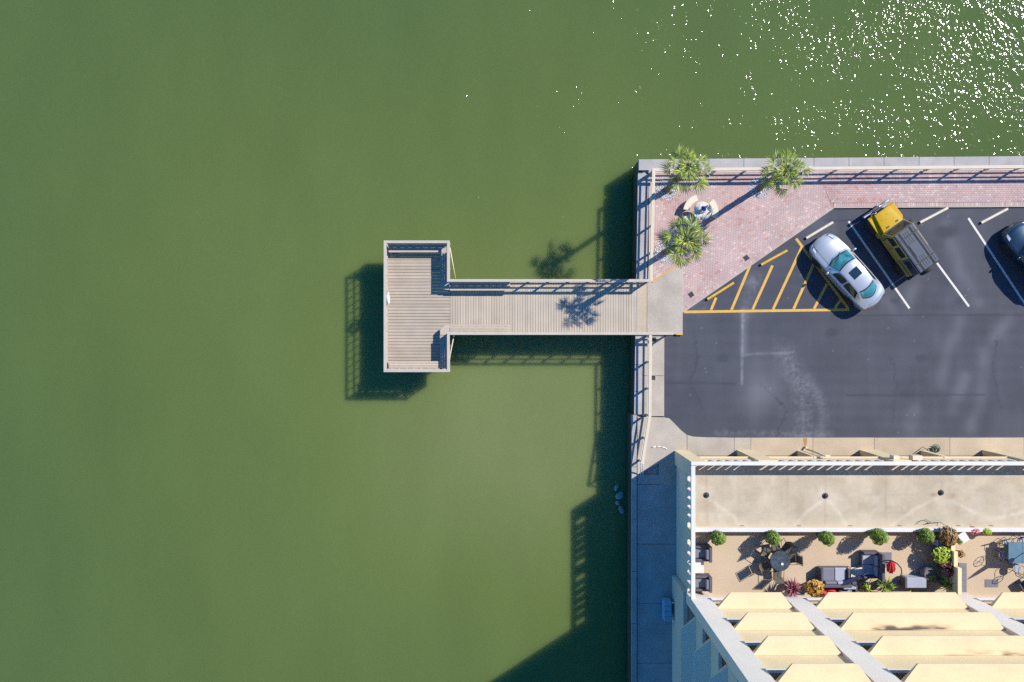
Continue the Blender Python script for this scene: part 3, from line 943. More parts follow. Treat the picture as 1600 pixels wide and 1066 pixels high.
# pebble rings
for (c, R_, lab) in ((pA, .62, 'ring of white pebbles round the foot of the corner palm'), (pB, .60, 'ring of white pebbles round the foot of the palm on the north railing'), (pC, .62, 'ring of pebbles round the foot of the palm next to the pier')):
    mb = MB()
    for i in range(900):
        a = random.uniform(0, 6.283); q = R_*math.sqrt(random.random()); s = random.uniform(.018, .038)
        x, y = c[0]+q*math.cos(a), c[1]+q*math.sin(a)
        if x < 7.85 or y > nw[1]-.1: continue
        z = .004
        mb.add([(x-s, y, z), (x, y-s*.8, z), (x+s, y, z), (x, y+s*.8, z), (x, y, z+s)], [(0, 1, 4), (1, 2, 4), (2, 3, 4), (3, 0, 4)], random.choice([0, .4, .8, 1, 1]))
    mb.build('pebble_ring', M['pebble'], loc=(c[0], c[1], 0), label=lab, cat='pebbles', group='pebble rings at the palms', kind='stuff')
# spotlights by the palms
for (px, py, lab) in ((1052, 299.5, 'small white spotlight in the pebbles of the corner palm'), (1187.5, 302, 'small white spotlight in the pebbles of the palm on the north railing'),
                      (1026, 394, 'small white spotlight beside the palm next to the pier')):
    x, y = at(px, py, .1)
    s_ = thing('spotlight', (x, y, 0), R(40), lab, 'spotlight', 'ground spotlights at the palms')
    MB().tube((0, 0, .0), (0, 0, .12), .02, 8).build('stake', M['dark_metal'], s_, world=False)
    MB().tube((-.07, 0, .14), (.09, 0, .20), .045, 12, .06).build('lamp_head', M['white'], s_, world=False)
    MB().tube((.092, 0, .201), (.098, 0, .203), .05, 12, .05).build('lens', M['dark_metal'], s_, world=False)

# ================================================================== ROUND STONE TABLE
tx, ty = at(1097.3, 329.5, .74)
tb = thing('round_table', (tx, ty, 0), label='round cream stone table between the palms on the brick paving', cat='table')
MB().lathe([(.44, .66), (.50, .68), (.51, .72), (.50, .745)], n=40).build('tabletop', M['table_stone'], tb, world=False)
MB().lathe([(.24, 0), (.20, .06), (.11, .12), (.11, .6), (.2, .655)], n=20).build('pedestal', M['table_stone'], tb, world=False)
for i, (a0, a1, lab) in enumerate([(104, 172, 'curved cream stone bench on the upper left side of the round table'), (-22, 46, 'curved cream stone bench on the right side of the round table'),
                                   (196, 262, 'curved cream stone bench on the shaded lower side of the round table')]):
    bn_ = thing('stone_bench', (tx, ty, 0), label=lab, cat='bench', group='curved benches round the stone table')
    MB().sector((0, 0), .63, .97, R(a0), R(a1), .36, .44).build('seat', M['table_stone'], bn_, world=False)
    for f in (.2, .8):
        an = R(a0+(a1-a0)*f)
        MB().obox((.8*math.cos(an), .8*math.sin(an)), .26, .12, 0, .36, an).build('leg', M['table_stone'], bn_, world=False)
# blue ornament
ox, oy = at(1100.5, 325.5, 1.05)
orn = thing('blue_ornament', (ox, oy, .745), R(38), 'bright blue ornament on thin legs standing on the round stone table', 'ornament')
MB().lathe([(.02, -.17), (.06, -.14), (.095, -.05), (.10, .04), (.06, .12), (.045, .19), (.015, .22)], n=10).build('ornament_body', M['royal_blue'], orn, world=False)
bo = orn.children[0]; bo.rotation_euler = (0, R(90), 0); bo.location = (0, 0, .26)
w = MB()
for s_ in (-1, 1):
    w.add([(-.10, .02*s_, .27), (.06, .05*s_, .30), (.02, .16*s_, .24), (-.13, .13*s_, .22)], [(0, 1, 2, 3)])
w.tube((.18, 0, .28), (.25, .0, .34), .03, 8, .02)
w.build('wings', M['royal_blue'], orn, world=False)
for s_ in (-1, 1):
    MB().tube((0, .045*s_, .002), (0, .045*s_, .2), .008, 6).build('leg', M['royal_blue'], orn, world=False)


# ================================================================== CARS
def lin(tab, x):
    xs = [r[0] for r in tab]; return [float(np.interp(x, xs, [r[i] for r in tab])) for i in range(1, len(tab[0]))]


def smooth_tab(tab, n=110):
    """dense, gently smoothed copy of the station table"""
    tab = sorted(tab)
    xs = np.linspace(tab[0][0], tab[-1][0], n)
    cols = [np.interp(xs, [r[0] for r in tab], [r[i] for r in tab]) for i in range(1, len(tab[0]))]
    out = []
    for c in cols:
        cc = c.copy()
        for _ in range(5):
            cc[1:-1] = (cc[:-2]+cc[1:-1]*2+cc[2:])/4
        out.append(cc)
    return [(float(xs[i]), *[float(c[i]) for c in out]) for i in range(n)]


class Body:
    """lofted car body. table columns: x, zr, wr, wb, zb, w, bow"""
    def __init__(s, tab, sill=.24):
        s.tab = smooth_tab(tab); s.sill = sill
        s.x0, s.x1 = s.tab[0][0], s.tab[-1][0]

    def S(s, x, t):
        zr, wr, wb, zb, w, bow = lin(s.tab, x)
        a = abs(t); sg = 1 if t >= 0 else -1
        cr = .045
        if a <= .45:
            q = a/.45; y = wr*q; z = zr-cr*q*q; xx = x+bow*(1-q*q)
        elif a <= .68:
            q = (a-.45)/.23; y = wr+(wb-wr)*q; z = (zr-cr)+(zb-zr+cr)*(q**1.15); xx = x
        elif a <= .80:
            q = (a-.68)/.12; y = wb+(w-wb)*math.sin(q*math.pi/2); z = zb-(.16)*q*q; xx = x
        else:
            q = (a-.80)/.20; y = w*(1-.05*q*q); z = (zb-.16)+(s.sill-zb+.16)*q; xx = x
        return Vector((xx, sg*y, max(z, s.sill)))

    def N(s, x, t, e=.01):
        a = s.S(min(x+e, s.x1), t)-s.S(max(x-e, s.x0), t); b = s.S(x, min(t+e, 1))-s.S(x, max(t-e, -1))
        n = a.cross(b)
        return n.normalized() if n.length > 1e-9 else Vector((0, 0, 1))

    def shell(s, nx=96, nt=56):
        mb = MB(); vs = []
        ts = [-1+2*j/nt for j in range(nt+1)]
        for i in range(nx+1):
            x = s.x0+(s.x1-s.x0)*i/nx
            vs += [s.S(x, t) for t in ts]
        m = nt+1
        fs = [(i*m+j, (i+1)*m+j, (i+1)*m+j+1, i*m+j+1) for i in range(nx) for j in range(nt)]
        mb.add(vs, fs, .5, True)
        mb.add([vs[i] for i in range(m)], [tuple(range(m))], .5)
        mb.add([vs[nx*m+i] for i in range(m)], [tuple(range(m))[::-1]], .5)
        return mb

    def patch(s, fx, t0, t1, off=.006, nu=14, nv=18, mb=None):
        """fx(v) -> (xa, xb) for v in 0..1 running t0..t1"""
        mb = mb or MB(); vs = []
        for j in range(nv+1):
            v = j/nv; t = t0+(t1-t0)*v; xa, xb_ = fx(v)
            for i in range(nu+1):
                x = xa+(xb_-xa)*i/nu; vs.append(s.S(x, t)+s.N(x, t)*off)
        m = nu+1
        fs = [(j*m+i, j*m+i+1, (j+1)*m+i+1, (j+1)*m+i) for j in range(nv) for i in range(nu)]
        mb.add(vs, fs, .5, True)
        return mb


def wheel(parent, x, y, r=.33, w=.21):
    s = 1 if y > 0 else -1
    wh = thing('wheel', (x, y, r)); wh.parent = parent
    mb = MB().lathe([(r*.62, -w/2), (r*.95, -w/2), (r, -w*.38), (r, w*.38), (r*.95, w/2), (r*.62, w/2)], n=28)
    t = mb.build('tyre', M['rubber'], wh, world=False); t.rotation_euler = (R(90), 0, 0)
    rm = MB().lathe([(r*.64, -w*.3), (r*.66, w*.46), (r*.60, w*.47), (r*.58, w*.30), (r*.18, w*.36), (r*.15, w*.40)], n=28)
    for k in range(7):
        a = 2*math.pi*k/7
        rm.beam((.04*math.cos(a), .04*math.sin(a), w*.42), (r*.6*math.cos(a), r*.6*math.sin(a), w*.42), .045, .03)
    o = rm.build('rim', M['alloy'], wh, world=False); o.rotation_euler = (R(-90 if s > 0 else 90), 0, 0)


def sedan_like(name, loc, heading, lab, paint, tab, glass, wins, roofbox=None, wb_=(1.42, -1.32), hw=.80, r=.33, cat='car'):
    c = thing(name, loc, heading, lab, cat, 'cars parked in the angled bays')
    B = Body(tab)
    B.shell().build('body', M[paint], c, world=False)
    ws, rw, sw_ = wins
    # black surrounds then glass
    def win(nm, fx, t0, t1, g):
        fr_ = B.patch(lambda v: (fx(v)[0]-.06, fx(v)[1]+.06), t0-(.012 if t1 > t0 else -.012), t1+(.012 if t1 > t0 else -.012), .003)
        f_ = fr_.build(nm, M['black'], c, world=False)
        B.patch(fx, t0, t1, .007).build('pane', M[g], f_, world=False)
    win('windscreen', ws, -.41, .41, glass)
    win('rear_window', rw, -.40, .40, glass)
    for sg in (-1, 1):
        for (xa, xb, fr0, fr1) in sw_:
            f = lambda v, xa=xa, xb=xb, a=fr0, b=fr1: (xa+a*(v), xb+b*(v))
            # t runs from roof rail to belt
            win('side_window', f, sg*.49, sg*.655, 'glass_dark')
    for yw in (-.30, .18):
        mb = MB(); p0 = B.S(.93, 0)
        mb.beam((B.S(.99, yw*.6).x+.02, yw, B.S(.99, yw*.6).z+.02), (B.S(.72, (yw+.28)*.6).x+.06, yw+.42, B.S(.72, (yw+.28)*.6).z+.03), .022, .014)
        mb.build('wiper', M['black'], c, world=False)
    if roofbox:
        xa, xb, tt = roofbox
        B.patch(lambda v: (xa, xb), -tt, tt, .006).build('sunroof', M['roof_glass'], c, world=False)
    for x in wb_:
        for y in (-hw, hw): wheel(c, x, y, r)
    # wheel arches: dark rings on the flanks
    for x in wb_:
        for sg in (-1, 1):
            mb = MB(); n = 18
            vs = []
            for k in range(n+1):
                a = math.pi*k/n
                for q, zz in ((r+.015, 0), (r+.06, 0)):
                    xx = x+q*math.cos(a); z = r+q*math.sin(a)
                    vs.append((xx, sg*(lin(B.tab, xx)[4]+.006), z))
            mb.add(vs, [(2*k, 2*k+1, 2*k+3, 2*k+2) for k in range(n)])
            mb.build('wheel_arch', M['black'], c, world=False)
    for sg in (-1, 1):
        m_ = MB().lathe([(.02, -.11), (.075, -.08), (.09, 0), (.075, .07), (.03, .11)], n=12)
        o = m_.build('mirror', M[paint], c, world=False); o.location = (.72, sg*1.0, .96); o.rotation_euler = (R(90), 0, R(12*sg)); o.scale = (.75, 1, 1)
        B.patch(lambda v: (B.x1-.46, B.x1-.10), sg*.40, sg*.66, .003, 8, 8).build('headlight_surround', M['dark_metal'], c, world=False)
        B.patch(lambda v: (B.x1-.42-.05*v, B.x1-.13-.05*v), sg*.43, sg*.63, .008, 8, 8).build('headlight', M['lamp_glass'], c, world=False)
        B.patch(lambda v: (B.x0+.03, B.x0+.12), sg*.50, sg*.72, .005, 6, 8).build('tail_light', M['red_lamp'], c, world=False)
        # panel gaps and handles
        for xg in (.62, -.28, -1.12):
            B.patch(lambda v, xg=xg: (xg, xg+.012), sg*.70, sg*.96, .002, 2, 14).build('door_gap', M['black'], c, world=False)
        for xg in (-.12, -.95):
            B.patch(lambda v, xg=xg: (xg, xg+.16), sg*.755, sg*.785, .02, 3, 3).build('door_handle', M[paint], c, world=False)
        B.patch(lambda v: (.98, B.x1-.32), sg*.385, sg*.394, .003, 20, 2).build('bonnet_crease', M['black'], c, world=False)
    B.patch(lambda v: (B.x1-.04, B.x1-.015), -.30, .30, .012, 3, 14).build('grille', M['chrome'], c, world=False)
    B.patch(lambda v: (B.x0+.27, B.x0+.282), -.40, .40, .002, 2, 20).build('boot_gap', M['black'], c, world=False)
    return c, B


sed = [(2.36, .56, .34, .42, .50, .46, .06), (2.30, .66, .46, .56, .60, .62, .09), (2.15, .74, .56, .68, .68, .76, .11), (1.8, .83, .62, .78, .76, .86, .12), (1.3, .90, .66, .82, .83, .89, .13), (.98, .95, .69, .84, .88, .90, .15),
       (.40, 1.36, .58, .83, .92, .91, .10), (.1, 1.42, .57, .83, .93, .91, .04), (-.5, 1.43, .56, .83, .94, .91, 0), (-1.12, 1.36, .54, .82, .95, .90, -.10), (-1.68, 1.05, .58, .80, .95, .89, -.15),
       (-2.05, 1.01, .56, .74, .90, .83, -.11), (-2.25, .93, .48, .62, .82, .74, -.08), (-2.33, .72, .40, .50, .62, .60, -.05)]


def arc(x0, x1, bend0, bend1):
    return lambda v: (x0+bend0*(2*v-1)**2, x1+bend1*(2*v-1)**2)


sx_, sy_ = at(1320.5, 424, .35)
hd = R(131.5)
hx, hy = math.cos(hd), math.sin(hd)
sedan_like('silver_sedan', (sx_-.05*hx, sy_-.05*hy, -.10), hd, 'silver sedan with teal windscreen and dark sunroof beside the hatched triangle', 'silver', sed, 'teal_sky_glass',
           (arc(.44, .90, 0, 0), arc(-1.62, -1.16, .16, .02), [(.42, -.26, .10, 0), (-.34, -1.12, 0, -.20)]), (-.44, .04, .23))
blu = [(2.20, .62, .34, .42, .55, .46, .06), (2.12, .78, .46, .56, .70, .62, .09), (1.95, .88, .58, .70, .80, .78, .11), (1.6, .96, .64, .80, .88, .88, .12), (1.2, 1.02, .68, .84, .95, .91, .13), (.98, 1.06, .70, .85, .98, .92, .15),
       (.35, 1.52, .60, .84, 1.02, .93, .10), (0, 1.60, .60, .84, 1.03, .93, .04), (-.8, 1.61, .59, .84, 1.04, .93, 0), (-1.65, 1.52, .57, .82, 1.05, .92, -.08), (-2.05, 1.12, .60, .80, 1.0, .88, -.12), (-2.2, .75, .5, .66, .7, .74, -.06)]
bx, by = at(1574.6, 387.6, .35)
hd = R(129.5); fx_, fy_ = math.cos(hd), math.sin(hd)
sedan_like('dark_blue_car', (bx-1.38*fx_+.80*fy_, by-1.38*fy_-.80*fx_, -.10), hd, 'dark blue car cut off by the right edge of the photo', 'car_blue', blu, 'roof_glass',
           (arc(.42, .92, 0, 0), arc(-2.0, -1.68, .1, .02), [(.42, -.26, .10, 0), (-.34, -1.3, 0, -.2)]), None, (1.38, -1.3))

# yellow off-roader
mx_, my_ = at(1402, 376, .4)
hd = R(125.6)
j = thing('yellow_offroader', (mx_+.07*math.cos(hd), my_+.07*math.sin(hd), -.10), hd, 'yellow off-roader with black roof, roof straps and rear spare wheel', 'car', 'cars parked in the angled bays')


def jb(name, m, mb, parent=None, bev=.02):
    return mb.build(name, M[m], parent or j, world=False, bevel=bev)


jb('body', 'car_yellow_shaded', MB().prism([(.78, -.74), (.78, .74), (-2.02, .76), (-2.02, -.76)], .48, 1.14, top=[(.78, -.71), (.78, .71), (-2.0, .73), (-2.0, -.73)]))
jb('front_clip', 'car_yellow', MB().prism([(.78, -.56), (.78, .56), (1.84, .42), (1.84, -.42)], .5, .95))
# bonnet with slight crown
mb = MB(); vs = []
for i in range(9):
    f = i/8; x = .80+(1.86-.80)*f; hw_ = .645-.175*f
    for k in range(9):
        q = -1+2*k/8; vs.append((x, hw_*q, 1.16-.05*f-.035*abs(q)**2.5-(.03 if f == 1 else 0)))
mb.add(vs, [(i*9+k, (i+1)*9+k, (i+1)*9+k+1, i*9+k+1) for i in range(8) for k in range(8)], .5, True)
for sg, k in ((-1, 0), (1, 8)):
    e = [vs[i*9+k] for i in range(9)]; lo = [(p[0], p[1]*1.01, .93) for p in e]
    mb.add(e+lo, [(i, i+1, 9+i+1, 9+i) for i in range(8)])
e = vs[-9:]; mb.add(e+[(p[0]+.01, p[1], .9) for p in e], [(i, i+1, 9+i+1, 9+i) for i in range(8)])
jb('bonnet', 'car_yellow', mb, bev=0)
for (x, y, rr_) in ((1.35, .18, .018), (1.55, -.08, .016), (1.2, -.25, .02), (1.42, .33, .016)):
    jb('bonnet_stop', 'black', MB().lathe([(rr_, 0), (rr_, .02)], (x, y, 1.12), 8), bev=0)
for s_ in (-1, 1):
    jb('bonnet_vent', 'black', MB().box(.90, .98, s_*.30-.09, s_*.30+.09, 1.145, 1.163), bev=.01)
jb('cowl', 'black', MB().box(.70, .80, -.66, .66, 1.10, 1.155))
jb('grille', 'black', MB().box(1.86, 1.89, -.40, .40, .58, .98))
for s_ in (-1, 1):
    hl = MB().lathe([(.09, 0), (.09, .03), (.05, .045)], n=16)
    o = jb('headlight', 'lamp_glass', hl, bev=0); o.location = (1.885, s_*.29, .85); o.rotation_euler = (0, R(90), 0)
    # front wing: flat top with a down-turned nose
    jb('front_wing', 'car_yellow', MB().prism([(1.90, s_*.46), (1.90, s_*.84), (1.0, s_*.86), (.80, s_*.80), (.80, s_*.64)], .86, .94, top=[(1.80, s_*.47), (1.78, s_*.83), (1.0, s_*.85), (.86, s_*.79), (.86, s_*.64)]))
    jb('front_wing_skirt', 'car_yellow_shaded', MB().box(.62, .95, min(s_*.70, s_*.80), max(s_*.70, s_*.80), .45, .86))
    jb('rear_wing', 'car_yellow_shaded', MB().prism([(-1.05, s_*.74), (-1.10, s_*.88), (-1.90, s_*.88), (-2.0, s_*.74)], .84, .95))
    jb('side_step', 'black', MB().box(-1.0, .9, min(s_*.72, s_*.86), max(s_*.72, s_*.86), .36, .41))
    # cabin side: frame, doors, windows
    A0, A1 = .745, .66
    def side(x0, x1, z0, z1, name, m, off=0.0, th=.02, x1b=None, x0b=None):
        y = lambda z: s_*(A0+(A1-A0)*(z-1.14)/.62+off)
        x0b = x0 if x0b is None else x0b; x1b = x1 if x1b is None else x1b
        P = [(x0, z0), (x1, z0), (x1b, z1), (x0b, z1)]
        vs = [(p[0], y(p[1]), p[1]) for p in P]+[(p[0], y(p[1])-s_*th, p[1]) for p in P]
        return MB().add(vs, [(0, 1, 2, 3), (7, 6, 5, 4), (0, 4, 5, 1), (1, 5, 6, 2), (2, 6, 7, 3), (3, 7, 4, 0)]).build(name, M[m], j, world=False)
    side(.68, -.98, 1.145, 1.74, 'cabin_side', 'car_yellow_shaded', 0, .03, x0b=.42)
    side(-.98, -2.0, 1.145, 1.74, 'rear_quarter', 'soft_top', .002, .03)
    side(.52, -.08, 1.24, 1.66, 'side_window', 'glass_dark', .006, .01, x0b=.36)
    side(-.20, -.86, 1.24, 1.66, 'side_window', 'glass_dark', .006, .01)
    side(-1.12, -1.88, 1.26, 1.64, 'side_window', 'glass_dark', .008, .01)
    for xg in (.60, -.14, -.96):
        side(xg, xg-.015, .55, 1.2, 'door_gap', 'black', .012-.0, .01)
    jb('mirror', 'dark_metal', MB().box(.48, .56, min(s_*.80, s_*.98), max(s_*.80, s_*.98), 1.18, 1.36))
# windscreen with frame
def slope(name, m, x0, z0, x1, z1, w0, w1, th, off=0):
    d_ = Vector((x1-x0, 0, z1-z0)).normalized(); n_ = Vector((d_.z, 0, -d_.x))*off
    vs = [Vector((x0, -w0, z0))+n_, Vector((x0, w0, z0))+n_, Vector((x1, w1, z1))+n_, Vector((x1, -w1, z1))+n_]
    m2 = Vector((d_.z, 0, -d_.x))*-th
    vs += [v+m2 for v in vs]
    return MB().add(vs, [(0, 1, 2, 3), (7, 6, 5, 4), (0, 4, 5, 1), (1, 5, 6, 2), (2, 6, 7, 3), (3, 7, 4, 0)]).build(name, M[m], j, world=False)
slope('windscreen_frame', 'car_yellow_shaded', .74, 1.14, .44, 1.76, .70, .64, .04)
slope('windscreen', 'roof_glass', .72, 1.20, .48, 1.70, .62, .58, .01, .008)
jb('roof', 'soft_top', MB().prism([(.46, -.63), (.46, .63), (-2.0, .63), (-2.0, -.63)], 1.735, 1.80, top=[(.44, -.60), (.44, .60), (-1.98, .60), (-1.98, -.60)]), bev=.02)
for k in range(9):
    y = -.52+1.04*k/8
    if k in (2, 6): continue
    jb('roof_rib', 'soft_top', MB().box(-1.88, .30, y-.028, y+.028, 1.80, 1.812), bev=.005)
for y in (-.37, -.31, .31, .37):
    jb('roof_strap', 'black', MB().box(-2.0, .40, y-.015, y+.015, 1.803, 1.822), bev=0)
for x in (.02, -1.50):
    jb('roof_bar', 'black', MB().box(x-.025, x+.025, -.62, .62, 1.822, 1.84), bev=0)
jb('roof_panel', 'soft_top', MB().box(-1.2, -.4, -.27, .27, 1.812, 1.822), bev=.005)
slope('rear_window', 'glass_dark', -2.03, 1.2, -2.0, 1.7, .6, .55, .02)
for nm, x0, x1, z0, z1, wv in (('front_bumper', 1.98, 2.12, .48, .66, .84), ('rear_bumper', -2.22, -2.04, .46, .60, .80)):
    jb(nm, 'alloy' if x0 > 0 else 'dark_metal', MB().box(x0, x1, -wv, wv, z0, z1), bev=.03)
gb = MB().path([(2.08, -.5, .6), (2.10, -.45, .98), (2.10, .45, .98), (2.08, .5, .6)], .03)
gb.tube((2.11, -.15, .6), (2.11, -.15, .98), .025).tube((2.11, .15, .6), (2.11, .15, .98), .025)
jb('bull_bar', 'alloy', gb, bev=0)
jb('winch', 'dark_metal', MB().box(1.92, 2.05, -.25, .25, .66, .8))
for x in (1.35, -1.5):
    for y in (-.74, .74): wheel(j, x, y, .39, .25)
sp_ = thing('spare_wheel'); sp_.parent = j; sp_.location = (-2.19, -.10, 1.0)
o = MB().lathe([(.24, -.12), (.37, -.12), (.39, -.08), (.39, .08), (.37, .12), (.24, .12)], n=28).build('tyre', M['rubber'], sp_, world=False); o.rotation_euler = (0, R(90), 0)
o = MB().lathe([(.25, -.1), (.25, .02), (.06, .06)], n=24).build('rim', M['alloy'], sp_, world=False); o.rotation_euler = (0, R(-90), 0)

# ================================================================== APARTMENT BUILDING
DK = 3.0
BX, BY = 9.07, -6.11
XR = 33.4
bl = thing('apartment_building', (BX, BY, 0), label='pale yellow apartment block with a parking podium, roof terraces and stacked balconies', cat='building')
YW, GF = M['yellow_wall'], M['fin_grey']


def deck_wear(X, Y):
    n1 = vnoise(X, Y, 1.2, 31); n2 = vnoise(X, Y, 5, 32); n3 = vnoise(X, Y, 16, 33)
    w = .75*(n1-.35)*(n2+.3)+.30*n3*n2+.25*np.maximum(0,vnoise(X, Y*2.5, 3, 37)-.5)
    for px, py in ((1104, 774), (1290, 774), (1471, 770)):
        c = at(px, py, DK); w += .75*blob(X, Y, c, .42, .38)*(.5+n2)
    for p in ([(1110, 781), (1128, 795), (1148, 808), (1158, 826)], [(1284, 783), (1258, 802), (1240, 822)], [(1297, 784), (1310, 800), (1322, 822)], [(1464, 778), (1430, 795), (1395, 820)], [(1480, 778), (1520, 800), (1548, 812), (1600, 800)]):
        w += .6*poly(X, Y, [at(a, b, DK) for a, b in p], .10)*(.6+n2*.6)
    w += .5*blob(X, Y, at(1500, 795, DK), 1.3, .5)*n1 + .4*blob(X, Y, at(1205, 818, DK), .7, .2)*n2 + .4*blob(X, Y, at(1165, 785, DK), .5, .4)*n3
    for px in (1104, 1154, 1202, 1231, 1289, 1342, 1384, 1411, 1471, 1510, 1560):
        w -= .55*seg(X, Y, at(px, 738, DK), at(px+random.uniform(-3, 3), 824, DK), .045)*np.clip(vnoise(X, Y, 1.1, px)*1.6-.45, 0, 1)
    for py in (772, 800):
        w -= .5*seg(X, Y, at(1088, py, DK), at(1600, py+2, DK), .04)*np.clip(vnoise(X, Y, .8, py)*1.6-.6, 0, 1)
    rust_l = np.clip(-w, 0, 1)*.35
    w -= .2*vnoise(X, Y, .8, 35)**2
    rust = .75*blob(X, Y, at(1484, 775, DK), .30, .20)*(.4+n2) + .6*blob(X, Y, at(1460, 773, DK), .22, .10)*(.5+n2)+.35*blob(X, Y, at(1290, 776, DK), .2, .12)
    for px in (1104, 1154, 1231, 1289, 1384):
        rust += .16*seg(X, Y, at(px, 738, DK), at(px, 824, DK), .10)*n2
    rust += .5*blob(X, Y, at(1093, 823, DK), .25, .06)+.22*(vnoise(X, Y, 2.2, 36) > .72)*n3
    return w, rust+rust_l


grid('podium_deck', BX+.2, XR, -9.62, BY-.2, DK, .07, deck_wear, M['deck_concrete'], bl)


def terr_wear(X, Y): return 0*X, 0*X


MB().box(BX+.2, XR, -15.3, -9.78, DK-.3, DK+.003).build('terrace_floor', M['terrace_floor'], bl)
MB().box(BX+.3, XR, -15.4, BY-.25, 2.45, DK-.04).build('podium_slab', M['concrete'], bl)
MB().box(BX+.2, XR, -9.79, -9.61, DK+.001, DK+.47).build('terrace_wall', M['cream'], bl)
MB().box(BX+.2, XR, -9.81, -9.59, DK+.47, DK+.52).build('wall_coping', M['white'], bl, bevel=.01)
for px, py in ((1104, 774), (1290, 775), (1471, 770)):
    x, y = at(px, py, DK+.05)
    dr = MB().lathe([(.15, .0), (.15, .03), (.11, .04)], (x, y, DK), 18)
    o = dr.build('roof_drain', M['grate'], bl)
    MB().lathe([(.085, .04), (.075, .09), (.04, .11)], (x, y, DK), 14).build('dome', M['dark_metal'], o)
# scuppers in the terrace wall
for px in (1159, 1248, 1328, 1405, 1497, 1548):
    x, y = at(px, 824, DK); MB().box(x-.10, x+.10, -9.612, -9.595, DK+.01, DK+.07).build('scupper', M['grate'], bl)

# podium north side
MB().box(9.86, XR, -6.30, -6.17, 2.3, 3.25).build('spandrel', YW, bl)
for xa, xb in ((9.9, 12.5), (13.5, 15.88), (16.22, 19.35), (20.3, 22.75), (23.1, 26.15), (27.1, 29.5), (29.85, XR-.1)):
    MB().box(xa, xb, -6.175, -6.10, 2.32, 2.42).build('beam_ledge', M['yellow_ledge'], bl, bevel=.01)
MB().box(9.07, 9.84, -6.318, -6.11, 0, 3.949).build('corner_pier', YW, bl)
MB().box(9.065, 9.27, -6.9, -6.16, 0, 3.95).build('corner_pier', M['yellow_wall_shaded'], bl, bevel=.01)  # greyed skin on the pier's west face, shade put into its colour
for x in (12.52, 19.38, 26.2, 33.0):
    MB().box(x, x+.93, -6.318, -6.07, 0, 3.95).build('pier', YW, bl, bevel=.015)
    MB().box(x+.05, x+.88, -6.9, -6.32, 0, 2.44).build('pier', YW, bl)
for x in (15.9, 22.78, 29.6):
    MB().box(x, x+.30, -6.9, -6.10, 0, 2.45).build('pier', YW, bl, bevel=.01)
for x in (12.52, 19.38, 26.2):
    for y in (-9.5, -12.8): MB().box(x, x+.5, y-.25, y+.25, 0, 2.45).build('garage_column', YW, bl)
MB().box(BX, XR, -6.30, -6.11, 3.95, 4.10).build('parapet_rail', M['white'], bl, bevel=.012)
bal = MB().box(-.065, .065, -.08, .08, 0, .70).mesh('baluster'); bal.materials.append(M['white'])


def balusters(x0, x1, y, axis='x'):
    L_ = x1-x0; k = int(L_/.515)
    for i in range(1, k+1):
        p = x0+i*L_/(k+1)
        loc = Vector((p, y, 3.25)) if axis == 'x' else Vector((y, p, 3.25))
        piece('baluster', bal, bl, loc-bl.location, (0, 0, 0 if axis == 'x' else R(90)), None if axis == 'x' else (2.2, 1, 1))


balusters(9.84, 12.52, -6.20); balusters(13.45, 19.38, -6.20); balusters(20.31, 26.2, -6.20); balusters(27.13, 33.0, -6.20)
# podium west side
MB().box(9.17, 9.30, -13.05, -6.9, 0, 2.95).build('west_wall', M['yellow_wall_shaded'], bl)
MB().box(9.07, 9.29, -13.05, -6.9, 2.95, 3.25).build('spandrel', M['yellow_wall_shaded'], bl)
MB().box(9.07, 9.28, -13.05, -6.32, 3.951, 4.098).build('parapet_rail', M['white'], bl, bevel=.012)
MB().box(9.07, 9.27, -10.15, -9.6, 3.25, 3.95).build('pier', YW, bl)
balusters(-9.6, -6.9, 9.17, 'y'); balusters(-13.05, -10.15, 9.17, 'y')
MB().box(9.09, 9.16, -7.6, -6.93, 2.55, 2.75).build('wall_band', YW, bl)
# light boxes on the parapet and downpipe
for px, py, s in ((1401, 714.5, .30), (1434, 713, .50)):
    x, y = at(px, py, 3.6); MB().box(x-s/2, x+s/2, -6.10, -5.88, 3.15, 3.60).build('scupper_box', M['cream'], bl, bevel=.01)
dp = MB(); x, y = at(1258, 703, 0)
dp.tube((x, -6.0, .25), (x, -6.0, 3.0), .05, 8).tube((x, -6.0, .25), (x, -5.88, .05), .055, 8).box(x+.04, x+.3, -6.07, -5.97, 2.7, 2.78)
dp.build('downpipe', M['cream'], bl)

# tower
TZ = 22.0
FY = -13.05
FINS = [(9.06, 10.10), (13.88, 14.94), (22.52, 23.58), (32.3, 33.3)]
for i, (a, b) in enumerate(FINS):
    MB().box(a, b, -13.62 if i == 0 else -15.3, FY, DK, TZ).build('party_wall', GF, bl)
MB().box(10.35, 33.2, -28, -15.25, DK, TZ).build('tower_wall', M['cream'], bl)
MB().box(9.0, 33.5, -28.2, -13.0, TZ, TZ+.3).build('roof', M['concrete'], bl)
MB().box(8.93, 9.16, -28, -13.06, 0, 2.9).build('west_base_wall', M['yellow_wall_shaded'], bl)
MB().box(9.2, 33.2, -28, -15.3, 0, 2.99).build('garage_back_wall', M['concrete_grey'], bl)
MB().box(9.2, 10.3, -28, -13.7, 2.6, 2.98).build('west_slab', M['concrete'], bl)


